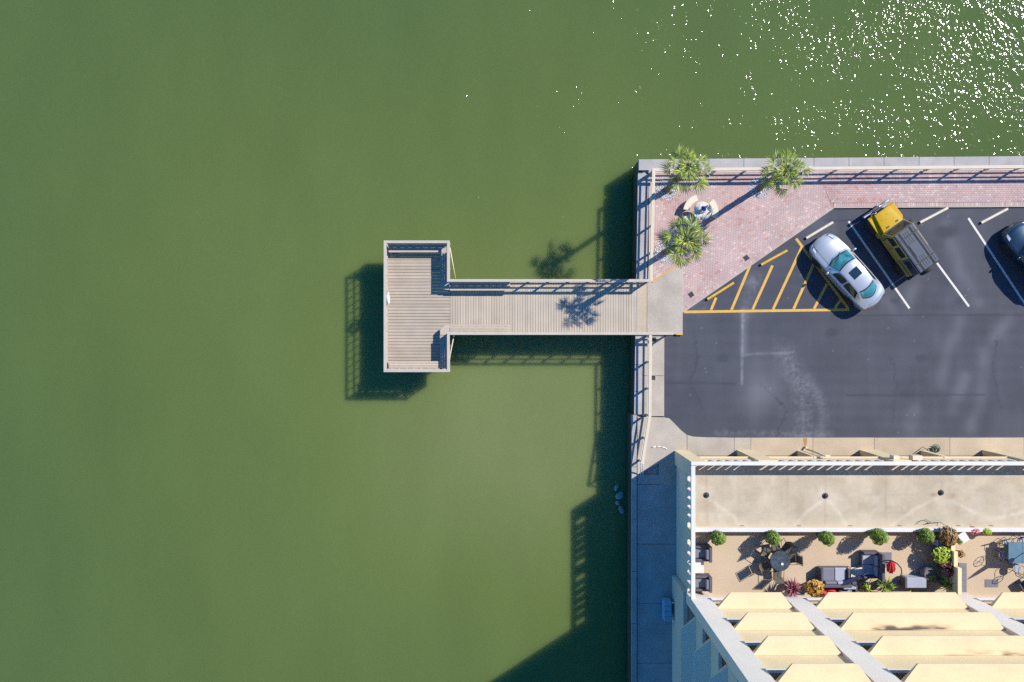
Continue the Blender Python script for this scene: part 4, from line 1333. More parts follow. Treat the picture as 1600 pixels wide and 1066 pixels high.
def ledge(parent, x0, x1, z, stain=0, il=.72, ir=.55, axis='N', yo=-12.45, yi=-13.19, seed=0):
    nu, nv = 110, 12
    vs = []; wr_ = []
    for jv in range(nv+1):
        f = jv/nv
        for iu in range(nu+1):
            g = iu/nu
            a = x0+il*(1-f); b = x1-ir*(1-f)
            u = a+(b-a)*g; v = yo+(yi-yo)*f; zz = z+.06+.20*f
            vs.append((u, v, zz) if axis == 'N' else (v, u, zz))
            s_ = 0
            if stain and f > .62:
                nz = float(vnoise(np.array([u]), np.array([f*3]), 2.6, 50+seed)[0])
                env = max(0, 1-abs((u-stain)/2.1))
                s_ = min(1, env*2.2)*(.45 if stain > 19 else 1)*max(0, nz-.22)*2.6*((f-.62)/.38)**1.3*1.5
            nz2 = float(vnoise(np.array([u]), np.array([f*2.0+z]), 1.7, 60+seed)[0])
            wr_.append(max(0, min(1, s_+.10*max(0, nz2-.6)*2)))
    m = nu+1; n0 = len(vs)
    fs = []
    for jv in range(nv):
        for iu in range(nu):
            q = (jv*m+iu, (jv+1)*m+iu, (jv+1)*m+iu+1, jv*m+iu+1)
            fs.append(q if axis == 'N' else q[::-1])
    # underside and edges
    A_ = [0, nu, nv*m+nu, nv*m]
    low = []
    for k_, i in enumerate(A_):
        p = vs[i]; low.append((p[0], p[1], z))
    vs2 = vs+low
    n1 = n0
    fs.append((n1, n1+1, n1+2, n1+3))
    fs.append(tuple([n1+1, n1]+list(range(0, nu+1))))
    fs.append(tuple([n1, n1+3]+[nv*m-k*m for k in range(nv+1)]))
    fs.append(tuple([n1+2, n1+1]+[nu+k*m for k in range(nv+1)]))
    fs.append(tuple([n1+3, n1+2]+[nv*m+nu-k for k in range(nu+1)]))
    off = wloc(parent)
    me = bpy.data.meshes.new('ledge'); me.from_pydata([(p[0]-off[0], p[1]-off[1], p[2]-off[2]) for p in vs2], [], fs)
    at_ = me.attributes.new('wear', 'FLOAT', 'POINT'); at_.data.foreach_set('value', wr_+[0]*4)
    me.materials.append(M['yellow_ledge'] if axis == 'N' else M['yellow_wall_shaded']); me.update()
    o = bpy.data.objects.new('ledge', me); C.objects.link(o); o.parent = parent
    return o


for k in range(6):
    z = 4.93+2.9*k
    for bi, (a, b) in enumerate(((10.10, 13.88), (14.94, 22.52), (23.58, 32.3))):
        bc = thing('balcony', ((a+b)/2, -13.2, z)); bc.parent = bl; bc.location = Vector(((a+b)/2, -13.2, z))-bl.location
        MB().box(a, b-.16 if False else b, -13.33, -13.20, z+.10, z+1.62).build('parapet', YW, bc)
        MB().box(a, b, -13.35, -13.19, z+1.62, z+1.66).build('coping', M['white'], bc)
        ledge(bc, a, b, z, stain=(18.2 if (bi == 1 and k == 1) else 20.0 if (bi == 1 and k == 2) else 0), seed=k*3+bi)
        MB().box(a, b, -15.25, -13.34, z+.38, z+.60).build('floor_slab', M['cream'], bc)
        w_ = thing('window', ((a+b)/2, -15.2, z+.6)); w_.parent = bl; w_.location = Vector(((a+b)/2, -15.24, z+.62))-bl.location
        wl = (b-a)*.7
        f = MB()
        for xx in (-wl/2, -wl/6, wl/6, wl/2): f.box(xx-.04, xx+.04, 0, .06, 0, 2.1)
        f.box(-wl/2+.04, wl/2-.04, .0, .055, 2.04, 2.10)
        f.build('frame', M['white'], w_, world=False)
        MB().box(-wl/2+.04, wl/2-.04, .01, .03, .02, 2.04).build('pane', M['glass_dark'], w_, world=False)
    # west side balcony
    bc = thing('balcony', (9.1, -16.5, z)); bc.parent = bl; bc.location = Vector((9.1, -16.5, z))-bl.location
    MB().box(9.06, 9.19, -20.5, -13.63, z+.10, z+1.62).build('parapet', M['yellow_wall_shaded'], bc)
    MB().box(9.05, 9.20, -20.5, -13.63, z+1.62, z+1.66).build('coping', M['white'], bc)
    ledge(bc, -20.5, -13.66, z, il=.55, ir=.60, axis='W', yo=8.36, yi=9.055, seed=k+20)
    MB().box(9.2, 10.34, -20.5, -13.64, z+.38, z+.60).build('floor_slab', M['cream'], bc)
MB().box(9.06, 10.34, -21.5, -20.51, DK, TZ).build('party_wall', GF, bl)
MB().box(9.06, 10.34, -28, -21.51, DK, TZ).build('tower_wall', M['cream'], bl)
# ground floor glazing on the terraces
for (a, b) in ((10.10, 13.88), (14.94, 22.52), (23.58, 32.3)):
    w_ = thing('window'); w_.parent = bl; w_.location = Vector(((a+b)/2, -14.2, DK))-bl.location
    wl = b-a
    f = MB()
    nmul = max(2, int(wl/1.3))
    for q in range(nmul+1):
        xx = -wl/2+.04+(wl-.08)*q/nmul; f.box(xx-.04, xx+.04, -.05, .05, .004, 2.3)
    f.box(-wl/2, wl/2, -.06, .06, 2.31, 2.5)
    f.build('frame', M['white'], w_, world=False)
    MB().box(-wl/2+.05, wl/2-.05, -.02, .0, .02, 2.30).build('pane', M['glass_dark'], w_, world=False)
# low sills seen between the ledges
for a, b, y in ((10.12, 13.86, -13.30), (14.96, 22.5, -13.30), (23.6, 32.2, -13.30)):
    MB().box(a, b, y-.14, y, DK+.004, DK+.16).build('door_step', M['white'], bl)

# divider wall between the terraces
xd = at(1491, 840, 4.1)[0]
for (p, q, z) in ((834, 862, 4.0), (862, 888, 4.25), (888, 930, 4.6)):
    ya, yb = at(0, p, z)[1], at(0, q, z)[1]
    MB().box(xd-.10, xd+.10, max(yb, FY-.0), min(ya, -9.82), DK+.004, z).build('divider_wall', YW, bl, bevel=.01)

# wall lamp / utility cabinet on the west walk
ux, uy = at(1046, 955, .7)
ub = thing('utility_cabinet', (ux, uy, 0), 0, 'grey utility cabinet with a pipe loop in the shade of the west walk', 'utility cabinet')
MB().box(-.30, .12, -.56, .56, .08, .75).build('cabinet_body', M['utility_blue'], ub, world=False, bevel=.03)
MB().box(-.26, .08, -.5, .5, .0, .08).build('plinth', M['concrete_grey'], ub, world=False)
MB().path([(.14, .5, .72), (.30, .42, .78), (.33, .2, .78), (.33, -.3, .78), (.30, -.48, .78), (.14, -.56, .72)], .028).build('pipe_loop', M['chrome'], ub, world=False)
for y in (-.28, 0, .28):
    MB().box(-.302, .122, y-.004, y+.004, .752, .755).build('lid_seam', M['dark_metal'], ub, world=False)

# hose and stick by the garage
hx_, hy_ = at(1462, 702, .2)
hs = thing('garden_hose', (hx_, hy_, 0), 0, 'heap of dark green hose and wire on the apron in front of the garage', 'hose')
for i in range(7):
    rr_ = .15+.03*(i % 3)
    o = MB().ring((0, 0, 0), rr_, .018, 'Z', 22, 6).build('coil', M['hose_green'], hs, world=False)
    o.location = (random.uniform(-.05, .08), random.uniform(-.06, .05), .03+.035*i); o.rotation_euler = (random.uniform(-.5, .5), random.uniform(-.5, .5), 0)
MB().path([(-.15, .05, .1), (-.35, .12, .2), (-.5, .02, .15), (-.42, -.12, .05), (-.25, -.1, .08), (-.55, .15, .05)], .011).build('wire', M['white'], hs, world=False)
a = at3(1427, 710, .1); b = at3(1443, 698, .03)
st = thing('stick', a, 0, 'thin brown stick lying on the apron beside the green hose', 'stick')
MB().tube((0, 0, 0), (b[0]-a[0], b[1]-a[1], -.06), .014, 6).build('shaft', M['trunk'], st, world=False)

# stains of rust at the downpipe foot
sp2 = at(1258, 690)
# (flat rust run on the apron)
rs = MB(); P = []
for i in range(16):
    an = 2*math.pi*i/16; P.append((sp2[0]+.10*math.cos(an)*(1+.2*math.sin(3*an)), sp2[1]+.27*math.sin(an)))
rs.prism(P, .001, .003)
rs.build('rust_stain', mat('rust_stain', (.36, .20, .08), .9, .25, 8), pav)


# ================================================================== PLANTS
def leaves(n, rx, ry, rz, size, seed, zc=0, hollow=.6, up=.3, long=1.6):
    r = random.Random(seed); mb = MB()
    for _ in range(n):
        while True:
            p = Vector((r.uniform(-1, 1), r.uniform(-1, 1), r.uniform(-1, 1)))
            if hollow < p.length < 1: break
        an = math.atan2(p.y, p.x); lump = 1+.09*math.sin(3*an+seed*1.7+p.z*2)+.06*math.sin(7*an+seed+p.z*5)
        c = Vector((p.x*rx*lump, p.y*ry*lump, p.z*rz*(1+.05*math.sin(4*an+seed))+zc))
        nrm = (p.normalized()+Vector((r.uniform(-.7, .7), r.uniform(-.7, .7), r.uniform(-.2, .9)+up))).normalized()
        q = nrm.to_track_quat('Z', 'Y'); a = r.uniform(0, 6.28); s = size*r.uniform(.7, 1.3)
        u = q @ Vector((math.cos(a), math.sin(a), 0)); v = q @ Vector((-math.sin(a), math.cos(a), 0))
        mb.add([c-u*s*long/2, c+v*s*.38+nrm*s*.08, c+u*s*long/2, c-v*s*.38+nrm*s*.08], [(0, 1, 2), (0, 2, 3)], r.random())
    return mb


def topiary(px, py, r_, h, lab, seed):
    x, y = at(px, py, DK+.95)
    t = thing('topiary', (x, y, DK+.003), 0, lab, 'topiary', 'clipped shrubs along the low terrace wall')
    MB().lathe([(.12, 0), (.17, .04), (.19, .30), (.17, .30), (.16, .25)], n=16).build('pot', M['pot'], t, world=False)
    MB().tube((0, 0, .2), (0, 0, .6), .025, 6).build('stem', M['trunk'], t, world=False)
    mb = leaves(1500, r_, r_, h/2, .05, seed, zc=.38+h/2, hollow=.88, up=.1)
    core = MB().lathe([(r_*.78*math.sin(math.pi*(k+.5)/10), .38+h/2-h/2*.9*math.cos(math.pi*(k+.5)/10)) for k in range(10)], n=14, tint=.15)
    mb.add(core.v, core.f, .1)
    mb.build('foliage', M['topiary'], t, world=False)


topiary(1122.5, 841, .37, 1.0, 'clipped green shrub nearest the corner of the terrace, above the wicker chairs', 1)
topiary(1208, 841, .36, 1.05, 'clipped green shrub behind the round glass table', 2)
topiary(1290, 840.5, .34, 1.35, 'clipped green shrub in the middle of the low wall, above the long sofa', 3)
topiary(1371.5, 837.5, .41, 1.3, 'largest clipped green shrub, above the tall wicker chair', 4)
topiary(1449, 838, .37, .9, 'clipped green shrub beside the brown leaved bush at the divider wall', 5)


def bush(px, py, z, rx, ry, rz, size, m, n, lab, seed, potm='pot', pr=.22, ph=.4, name='potted_plant', long=1.8, hollow=.35):
    x, y = at(px, py, DK+z)
    t = thing(name, (x, y, DK+.003), 0, lab, 'potted plant', 'potted plants on the roof terraces')
    MB().lathe([(pr*.7, 0), (pr*.95, ph*.8), (pr, ph), (pr*.88, ph), (pr*.85, ph-.05)], n=16).build('pot', M[potm], t, world=False)
    MB().lathe([(pr*.80, ph-.03), (pr*.79, ph-.025)], n=12).build('soil', M['soil'], t, world=False)
    for k in range(3):
        a = 2.1*k+seed
        MB().tube((0, 0, ph-.1), (rx*.4*math.cos(a), ry*.4*math.sin(a), z), .014, 5).build('stem', M['trunk'], t, world=False)
    leaves(n, rx, ry, rz, size, seed, zc=z, long=long, hollow=hollow, up=.5).build('foliage', M[m], t, world=False)


def spiky(px, py, z, m, lab, seed, n=46, L_=.34, potm='pot'):
    r = random.Random(seed); x, y = at(px, py, DK+z)
    t = thing('potted_plant', (x, y, DK+.003), 0, lab, 'potted plant', 'potted plants on the roof terraces')
    MB().lathe([(.16, 0), (.21, .3), (.22, .36), (.19, .36), (.19, .31)], n=16).build('pot', M[potm], t, world=False)
    MB().tube((0, 0, .2), (0, 0, z-.05), .025, 6).build('stem', M['trunk'], t, world=False)
    mb = MB()
    for i in range(n):
        a = i*2.399+r.uniform(-.2, .2); e = R(80-95*(i/n)); l = L_*r.uniform(.75, 1.15); w = .032
        d1 = Vector((math.cos(a)*math.cos(e), math.sin(a)*math.cos(e), math.sin(e))); s_ = Vector((-math.sin(a), math.cos(a), 0))
        b0 = Vector((0, 0, z-.05)); m1 = b0+d1*l*.55; tp = b0+d1*l+Vector((0, 0, -.10*l/.34))
        mb.add([b0, m1+s_*w, m1-s_*w, tp, m1+Vector((0, 0, -.012))], [(0, 4, 1), (0, 2, 4), (1, 4, 3), (4, 2, 3)], r.random())
    mb.build('foliage', M[m], t, world=False)


spiky(1238, 920, .8, 'burgundy_leaf', 'burgundy leaved bush right beside the yellow and orange bush', 21, 120, .56)
bush(1272.5, 919, .75, .48, .42, .30, .13, 'croton_leaf', 420, 'yellow and orange leaved bush between burgundy bush and red cover', 22)
spiky(1384, 916, .7, 'green_leaf', 'spreading green plant on the edge of the left terrace below the arched lamp pole', 23, 60, .62)
bush(1354, 917, .5, .20, .22, .2, .08, 'lime_leaf', 160, 'small lime plant in the pot below the tall wicker chair', 24, 'cream', .22, .35)
bush(1481, 838, .95, .44, .48, .36, .13, 'brown_leaf', 420, 'brown and orange leaved bush at the head of the divider wall', 25)
bush(1474.5, 868, .85, .54, .50, .30, .13, 'lime_leaf', 520, 'round bright lime leaved bush halfway along the divider wall', 26)
spiky(1486, 890, 1.0, 'burgundy_leaf', 'dark burgundy spiky plant against the divider wall', 27, 100, .56)
spiky(1484, 913, .85, 'lime_leaf', 'lime green strappy plant at the lower end of the divider wall', 28, 60, .62)
bush(1456, 903, .55, .18, .18, .2, .08, 'green_leaf', 160, 'dark green plant in the shade at the foot of the divider wall', 29)
bush(1523, 829.5, .45, .27, .17, .16, .08, 'pink_petal', 180, 'pink and red flowers in a planter by the white box', 30, 'terracotta', .2, .3)
bush(1542, 830.5, .5, .24, .17, .2, .08, 'lime_leaf', 150, 'small yellow green plant next to the pink flowers', 31, 'terracotta', .18, .3)
bush(1501, 866, .4, .22, .18, .2, .09, 'brown_leaf', 100, 'sparse brown and green plant on the right side of the divider wall', 32, 'terracotta', .16, .25)
bush(1499, 846, .4, .14, .16, .2, .07, 'green_leaf', 90, 'small green plant squeezed between white box and divider wall', 33, 'terracotta', .13, .25)


# ================================================================== TERRACE FURNITURE
def tloc(px, py, z=0): x, y = at(px, py, DK+z); return (x, y, DK+.003)


def wicker_chair(loc, rz, w, dpt, lab, cushions=1, back=.82, grp='dark wicker seats on the left terrace', light=None, cat='armchair', nm='wicker_armchair'):
    c = thing(nm, loc, rz, lab, cat, grp)     # faces local -x
    MB().box(-dpt/2, dpt/2, -w/2, w/2, .06, .30).build('seat_base', M['wicker'], c, world=False, bevel=.02)
    MB().box(dpt/2-.16, dpt/2, -w/2, w/2, .302, back).build('backrest', M['wicker'], c, world=False, bevel=.03)
    for s_ in (-1, 1):
        MB().box(-dpt/2+.02, dpt/2-.162, min(s_*w/2, s_*(w/2-.12)), max(s_*w/2, s_*(w/2-.12)), .302, .60).build('armrest', M['wicker'], c, world=False, bevel=.03)
    iw = (w-.26)/cushions
    for k in range(cushions):
        y0 = -w/2+.13+k*iw
        mm = M['cushion_light'] if (light is not None and k in light) else M['cushion']
        MB().box(-dpt/2+.01, dpt/2-.18, y0+.01, y0+iw-.01, .302, .45).build('seat_cushion', mm, c, world=False, bevel=.04)
        MB().box(dpt/2-.30, dpt/2-.17, y0+.02, y0+iw-.02, .46, .80).build('back_cushion', mm, c, world=False, bevel=.04)
    for sx in (-1, 1):
        for s_ in (-1, 1):
            MB().box(sx*(dpt/2-.06)-.025, sx*(dpt/2-.06)+.025, s_*(w/2-.06)-.025, s_*(w/2-.06)+.025, 0, .058).build('leg', M['dark_metal'], c, world=False)
    return c


wicker_chair(tloc(1097.5, 864, .4), 0, .80, .82, 'upper dark wicker armchair against the west railing of the terrace')
wicker_chair(tloc(1097.5, 910.5, .4), 0, .80, .82, 'lower dark wicker armchair against the west railing of the terrace')


def small_table(loc, rz, sx, sy, h, m, lab, nm='side_table'):
    t = thing(nm, loc, rz, lab, 'table', 'low tables on the terraces')
    MB().box(-sx/2, sx/2, -sy/2, sy/2, h-.04, h).build('tabletop', m, t, world=False, bevel=.008)
    for a in (-1, 1):
        for b in (-1, 1):
            MB().box(a*(sx/2-.04)-.02, a*(sx/2-.04)+.02, b*(sy/2-.04)-.02, b*(sy/2-.04)+.02, 0, h-.04).build('leg', m, t, world=False)
    return t


small_table(tloc(1092, 886.5, .45), 0, .52, .62, .45, M['white_paint'], 'small pale side table between the two wicker armchairs')
small_table(tloc(1338.5, 896, .42), 0, .58, .60, .42, M['table_stone'], 'square cream side table between sofa and tall wicker chair')
wicker_chair(tloc(1303.5, 901, .4), R(-90), 1.50, .92, 'long dark wicker sofa with grey cushions facing the balconies', 2, light=(1,), cat='sofa', nm='wicker_sofa')
wicker_chair(tloc(1361, 883, .5), 0, 1.35, .86, 'tall dark wicker chair with its back to the arched lamp pole', 2, back=1.15, light=(0, 1))
wicker_chair(tloc(1323, 918, .4), R(90), .95, .62, 'low wicker seat half covered by the red cloth', 1, light=(0,), nm='wicker_bench', cat='bench', back=.5)

# grey slab and cantilever parasol with red folded cover
c = small_table(tloc(1384, 875, .05), 0, .62, .78, .05, M['mat_grey'], 'flat grey base plate under the arched parasol pole', 'base_plate')
ps = thing('cantilever_parasol', tloc(1381, 877, 0), 0, 'folded red parasol hanging from a curved black pole', 'parasol', 'folded parasols on the terraces')
def pz(px, py, z):
    x, y = at(px, py, DK+z); return (x-ps.location.x, y-ps.location.y, z)


arcp = [pz(1381, 877.5, .06), pz(1383, 876, .9), pz(1387, 875.5, 1.6), pz(1394, 876.5, 2.05), pz(1402, 881, 2.25), pz(1408, 888, 2.3), pz(1409, 896, 2.25), pz(1405, 904, 2.15), pz(1401, 906.5, 2.1)]
MB().path(arcp, .028, 8).build('pole', M['dark_metal'], ps, world=False)
MB().beam(pz(1376, 876, .08), pz(1387, 879, .08), .05, .03).beam(pz(1382, 871, .08), pz(1380, 883, .08), .05, .031).build('base_cross', M['dark_metal'], ps, world=False)
cl = MB(); prof = [(.03, 0), (.16, .15), (.19, .45), (.13, .75), (.06, .95), (.02, 1.0)]
vs = []; n = 16; c0 = Vector(pz(1392, 893, .95)); c1 = Vector(pz(1392.5, 877, 1.95))
for r_, z_ in prof:
    for i in range(n):
        a = 2*math.pi*i/n; q = r_*(1+.35*(i % 2)); cc = c0.lerp(c1, z_)
        vs.append((cc.x+q*math.cos(a), cc.y+q*math.sin(a), cc.z))
cl.add(vs, [(k*n+i, k*n+(i+1) % n, (k+1)*n+(i+1) % n, (k+1)*n+i) for k in range(len(prof)-1) for i in range(n)], .5)
cl.build('canopy', M['red_cloth'], ps, world=False)
# red cloth heap and navy folded parasol
rc = thing('red_cloth', tloc(1306, 922, .5), 0, 'red cloth draped over the low seat at the edge of the yellow ledge', 'cloth')
mb = MB(); nn_ = 22; vs = []
for i in range(nn_+1):
    for k in range(7):
        u = -.72+1.44*i/nn_; v = -.25+.42*k/6
        vs.append((u, v+.05*math.sin(u*5), .46+.05*math.sin(u*9+k)+.03*math.sin(k*2.2)-.25*abs(u)*.5))
mb.add(vs, [(i*7+k, (i+1)*7+k, (i+1)*7+k+1, i*7+k+1) for i in range(nn_) for k in range(6)], .5, True)
o = mb.build('drape', M['red_cloth'], rc, world=False)
s_ = o.modifiers.new('thick', 'SOLIDIFY'); s_.thickness = .015
nv = thing('folded_parasol', tloc(1330, 907, .8), 0, 'folded navy parasol lying diagonally across the wicker seats', 'parasol', 'folded parasols on the terraces')
vs = []; prof = [(-.78, .05), (-.6, .11), (-.2, .10), (.3, .075), (.72, .03)]
mb = MB(); n = 12; d1 = Vector((.86, .46, .18)).normalized(); s1 = Vector((-d1.y, d1.x, 0)).normalized(); u1 = d1.cross(s1)
for l, r_ in prof:
    for i in range(n):
        a = 2*math.pi*i/n; q = r_*(1+.25*(i % 2)); vs.append(tuple(d1*l+s1*q*math.cos(a)+u1*q*math.sin(a)+Vector((0, 0, .80))))
mb.add(vs, [(k*n+i, k*n+(i+1) % n, (k+1)*n+(i+1) % n, (k+1)*n+i) for k in range(4) for i in range(n)]+[tuple(range(n))], .5)
mb.build('canopy', M['navy_cloth'], nv, world=False)
MB().tube(tuple(d1*-.95+Vector((0, 0, .8))), tuple(d1*.9+Vector((0, 0, .8))), .018, 8).build('pole', M['chrome'], nv, world=False)
# covered grill/bench
gb_ = thing('covered_bench', tloc(1432, 911, .6), 0, 'grey covered bench or chest at the lower edge of the left terrace', 'bench')
MB().box(-.50, .52, -.27, .27, .05, .60).build('cover', M['cushion_light'], gb_, world=False, bevel=.04)
for k in range(4): MB().box(-.46+.29*k, -.42+.29*k, -.2, .2, 0, .048).build('leg', M['dark_metal'], gb_, world=False)
MB().box(-.62, -.51, -.25, .25, .1, .66).build('side_flap', M['wicker'], gb_, world=False, bevel=.02)
pt = thing('round_pot', tloc(1451, 897, .5), 0, 'large dark round pot in the shade of the plants', 'pot')
MB().lathe([(.2, 0), (.32, .2), (.34, .45), (.28, .62), (.25, .62), (.24, .5)], n=24).build('vessel', M['pot'], pt, world=False)
wb2 = thing('white_box', tloc(1469, 849, .5), R(10), 'small white box between the brown and the lime bush', 'box')
MB().box(-.14, .14, -.16, .16, 0, .5).build('carton', M['white'], wb2, world=False, bevel=.01)
MB().box(-.15, .15, -.17, .17, .501, .53).build('lid', M['white'], wb2, world=False, bevel=.008)


# dining sets
def sling_chair(loc, rz, lab, grp, m='sling'):
    c = thing('patio_chair', loc, rz, lab, 'chair', grp)      # faces local -x
    MB().add([(-.23, -.22, .42), (.20, -.22, .39), (.20, .22, .39), (-.23, .22, .42), (-.23, -.22, .405), (.20, -.22, .375), (.20, .22, .375), (-.23, .22, .405)],
             [(0, 1, 2, 3), (7, 6, 5, 4), (0, 4, 5, 1), (1, 5, 6, 2), (2, 6, 7, 3), (3, 7, 4, 0)]).build('seat', M[m], c, world=False)
    MB().add([(.20, -.21, .41), (.34, -.21, .92), (.34, .21, .92), (.20, .21, .41), (.215, -.21, .405), (.355, -.21, .915), (.355, .21, .915), (.215, .21, .405)],
             [(0, 1, 2, 3), (7, 6, 5, 4), (0, 4, 5, 1), (1, 5, 6, 2), (2, 6, 7, 3), (3, 7, 4, 0)]).build('backrest', M[m], c, world=False)
    for s_ in (-1, 1):
        y = s_*.25
        MB().path([(-.25, y, .0), (-.24, y, .62), (-.20, y, .65), (.25, y, .62), (.27, y, .60)], .014).build('armrest', M['dark_metal'], c, world=False)
        MB().path([(.30, y, 0), (.20, y, .42), (.36, y, .95)], .014).build('rear_leg', M['dark_metal'], c, world=False)
    MB().path([(.36, -.25, .95), (.36, .25, .95)], .014).path([(-.24, -.25, .41), (-.24, .25, .41)], .012).build('crossbar', M['dark_metal'], c, world=False)
    return c


def round_chair(loc, rz, lab, grp):
    c = thing('wrought_chair', loc, rz, lab, 'chair', grp)
    MB().lathe([(.21, .42), (.23, .44), (.20, .465)], n=24).build('seat', M['cushion_light'], c, world=False)
    o = MB().ring((0, 0, 0), .22, .016, 'X', 28, 8).path([(0, 0, -.22), (0, 0, .22)], .010).path([(0, -.15, -.15), (0, .15, .15)], .010).path([(0, .15, -.15), (0, -.15, .15)], .010).build('backrest', M['dark_metal'], c, world=False)
    o.location = (.27, 0, .74); o.rotation_euler = (0, R(18), 0)
    for k in range(4):
        a = R(45+90*k); MB().tube((.19*math.cos(a), .19*math.sin(a), .43), (.24*math.cos(a), .24*math.sin(a), 0), .014, 6).build('leg', M['dark_metal'], c, world=False)
    for s_ in (-1, 1): MB().path([(.26, s_*.20, .66), (.0, s_*.25, .66), (-.16, s_*.23, .62), (-.17, s_*.2, .43)], .013).build('armrest', M['dark_metal'], c, world=False)
    return c


tlx, tly = at(1219, 876.5, DK+.74)
gt = thing('glass_table', (tlx, tly, DK+.003), 0, 'round dark glass patio table in the middle of the left terrace', 'table')
MB().lathe([(.52, .715), (.53, .73), (.52, .745)], n=44).build('rim', M['dark_metal'], gt, world=False)
MB().lathe([(.50, .746), (.50, .752)], n=44).build('glass_top', M['table_glass'], gt, world=False)
for k in range(4):
    a = R(30+90*k); MB().path([(.42*math.cos(a), .42*math.sin(a), .72), (.2*math.cos(a), .2*math.sin(a), .35), (.4*math.cos(a), .4*math.sin(a), 0)], .018).build('leg', M['dark_metal'], gt, world=False)
G6 = 'sling chairs round the glass table'
for ang, rr_, lab in ((2, .72, 'patio chair on the right side of the round glass table'), (52, .74, 'patio chair at the upper right of the round glass table'), (100, .70, 'patio chair on the upper side of the round glass table, towards the shrubs'),
                      (150, .74, 'patio chair at the upper left of the round glass table'), (205, .80, 'patio chair at the lower left of the round glass table'), (268, .74, 'patio chair on the lower side of the round glass table, towards the balconies')):
    sling_chair((tlx+rr_*math.cos(R(ang)), tly+rr_*math.sin(R(ang)), DK+.003), R(ang), lab, G6)
vz = thing('centrepiece', (tlx+.1, tly-.15, DK+.756), 0, 'small white dish on the round glass table', 'dish')
MB().lathe([(.03, 0), (.06, .02), (.07, .035), (.06, .03), (.03, .015)], n=20).build('dish_body', M['white'], vz, world=False)

tlx2, tly2 = at(1597, 864, DK+.74)
rt = thing('patio_table', (tlx2, tly2, DK+.003), 0, 'rectangular blue glass patio table at the right edge of the photo', 'table')
MB().box(-.72, .72, -.54, .54, .715, .745).build('frame', M['dark_metal'], rt, world=False, bevel=.01)
MB().box(-.70, -.005, -.52, .52, .746, .752).build('glass_top', M['patio_glass'], rt, world=False)
MB().box(.005, .70, -.52, .52, .746, .752).build('glass_top', M['patio_glass'], rt, world=False)
for a in (-1, 1):
    for b in (-1, 1): MB().tube((a*.62, b*.44, 0), (a*.62, b*.44, .714), .022, 8).build('leg', M['dark_metal'], rt, world=False)
GR = 'round backed metal chairs at the blue table'
round_chair(tloc(1574, 849, .5), R(100), 'round backed chair at the upper left corner of the blue table', GR)
round_chair(tloc(1597, 846, .5), R(88), 'round backed chair at the upper side of the blue table, by the photo edge', GR)
round_chair(tloc(1568, 868, .5), R(180), 'round backed chair at the left end of the blue table', GR)
round_chair(tloc(1590, 889, .5), R(265), 'round backed chair at the lower side of the blue table', GR)
up_ = thing('closed_parasol', (tlx2+.05, tly2, DK+.003), 0, 'closed navy parasol standing in the blue patio table', 'parasol', 'folded parasols on the terraces')
MB().tube((0, 0, .76), (0, 0, 2.5), .02, 8).build('pole', M['dark_metal'], up_, world=False)
MB().lathe([(.05, 1.25), (.12, 1.35), (.09, 2.0), (.03, 2.45)], n=14).build('canopy', M['navy_cloth'], up_, world=False)
bx2 = thing('white_table', tloc(1506, 840, .5), R(32), 'white square side table at the head of the right terrace', 'table', 'low tables on the terraces')
MB().box(-.21, .21, -.26, .26, .46, .50).build('tabletop', M['white'], bx2, world=False, bevel=.01)
for a in (-1, 1):
    for b in (-1, 1): MB().box(a*.17-.02, a*.17+.02, b*.22-.02, b*.22+.02, 0, .459).build('leg', M['white'], bx2, world=False)
bn2 = thing('wall_bench', tloc(1504.5, 903, .45), 0, 'long grey bench along the right side of the divider wall', 'bench')
for k in range(5): MB().box(-.20, .20, -.75+.302*k, -.458+.302*k, .41, .45).build('seat_panel', M['mat_grey'], bn2, world=False, bevel=.005)
for y in (-.6, .6): MB().box(-.17, .17, y-.04, y+.04, 0, .409).build('leg', M['dark_metal'], bn2, world=False)
dm = thing('doormat', tloc(1549, 911.5), 0, 'dark grey doormat on the floor of the right terrace', 'mat')
MB().box(-.345, .345, -.205, .205, 0, .012).build('pile', M['mat_grey'], dm, world=False)
MB().box(-.31, .31, -.17, .17, .0125, .015).build('weave', M['mat_grey'], dm, world=False)
lc = thing('lounge_chair', tloc(1606, 915, .4), R(35), 'dark lounge chair cut off by the right photo edge below the blue table', 'chair')
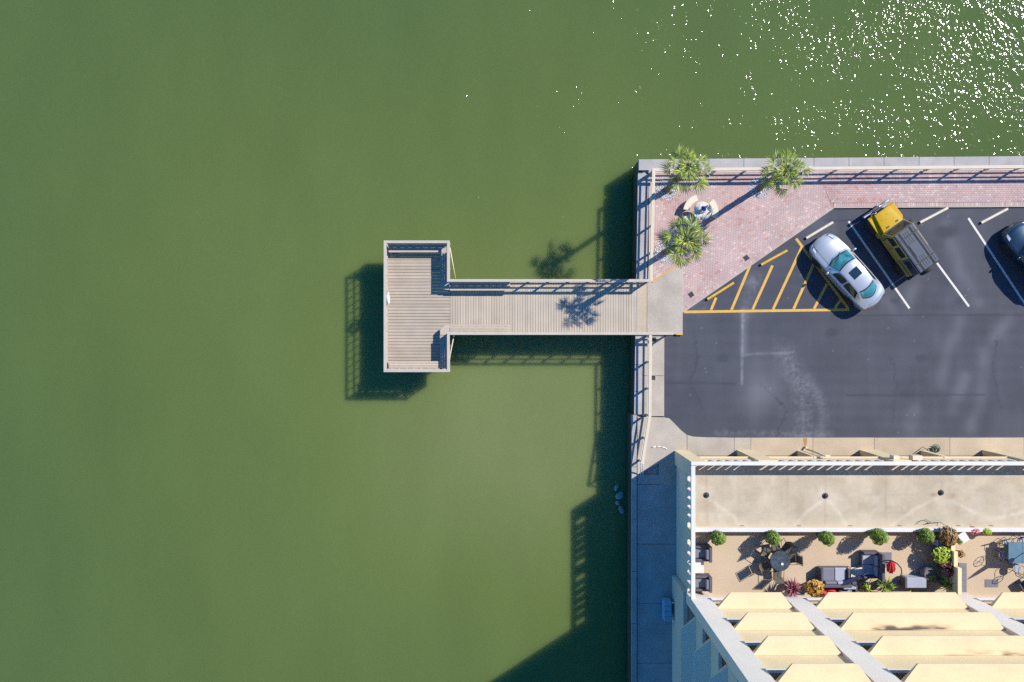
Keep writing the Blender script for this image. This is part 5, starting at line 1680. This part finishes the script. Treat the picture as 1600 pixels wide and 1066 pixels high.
MB().box(-.35, .35, -.3, .3, .30, .38).build('seat', M['wicker'], lc, world=False, bevel=.03)
MB().box(.25, .35, -.3, .3, .381, .85).build('backrest', M['wicker'], lc, world=False, bevel=.03)
for a in (-1, 1):
    for b in (-1, 1): MB().tube((a*.3, b*.25, 0), (a*.3, b*.25, .299), .02, 6).build('leg', M['dark_metal'], lc, world=False)
# cable looping over the terrace wall
cb = thing('cable', (*at(1470, 824, DK+.5), DK+.53), 0, 'thin black cable looping over the white terrace wall', 'cable')
pts = []
for px, py in ((1439, 822), (1444, 817), (1454, 815), (1461, 819), (1452, 822), (1464, 820), (1476, 819), (1484, 826), (1490, 832)):
    x, y = at(px, py, DK+.5); pts.append((x-cb.location.x, y-cb.location.y, .01 if abs(y+9.7) < .12 else -.45 if y > -9.55 else -.2))
MB().path(pts, .012, 5).build('lead', M['black'], cb, world=False)

# ================================================================== ROCKS at the foot of the seawall
for i, (px, py, s, lab) in enumerate([(963, 762, .22, 'small rock awash at the seawall, topmost of the group'), (968, 775, .34, 'largest pale rock awash at the foot of the seawall'),
                                      (965, 786, .20, 'narrow rock awash just below the largest pale rock'), (971, 797, .26, 'lowest pale rock awash at the foot of the seawall')]):
    x, y = at(px, py, WZ)
    r = random.Random(40+i); vs = []; n = 9
    mb = MB()
    prof = [(1.0, -.25), (1.05, -.06), (.8, .02), (.35, .05)]
    for q, z in prof:
        for k in range(n):
            a = 2*math.pi*k/n; f = s*q*(1+.3*math.sin(2*a+i)+r.uniform(-.15, .15))
            vs.append((f*math.cos(a)*.7, f*math.sin(a), z+r.uniform(-.01, .01)))
    mb.add(vs, [(j_*n+k, j_*n+(k+1) % n, (j_+1)*n+(k+1) % n, (j_+1)*n+k) for j_ in range(3) for k in range(n)]+[tuple(range(3*n, 4*n))], .5)
    mb.build('rock', M['rock'], loc=(x, y, WZ), label=lab, cat='rock', group='rocks awash at the seawall') if False else None
    o = mb.build('rock', M['rock'], None, world=False, label=lab, cat='rock', group='rocks awash at the seawall'); o.location = (x, y, WZ)
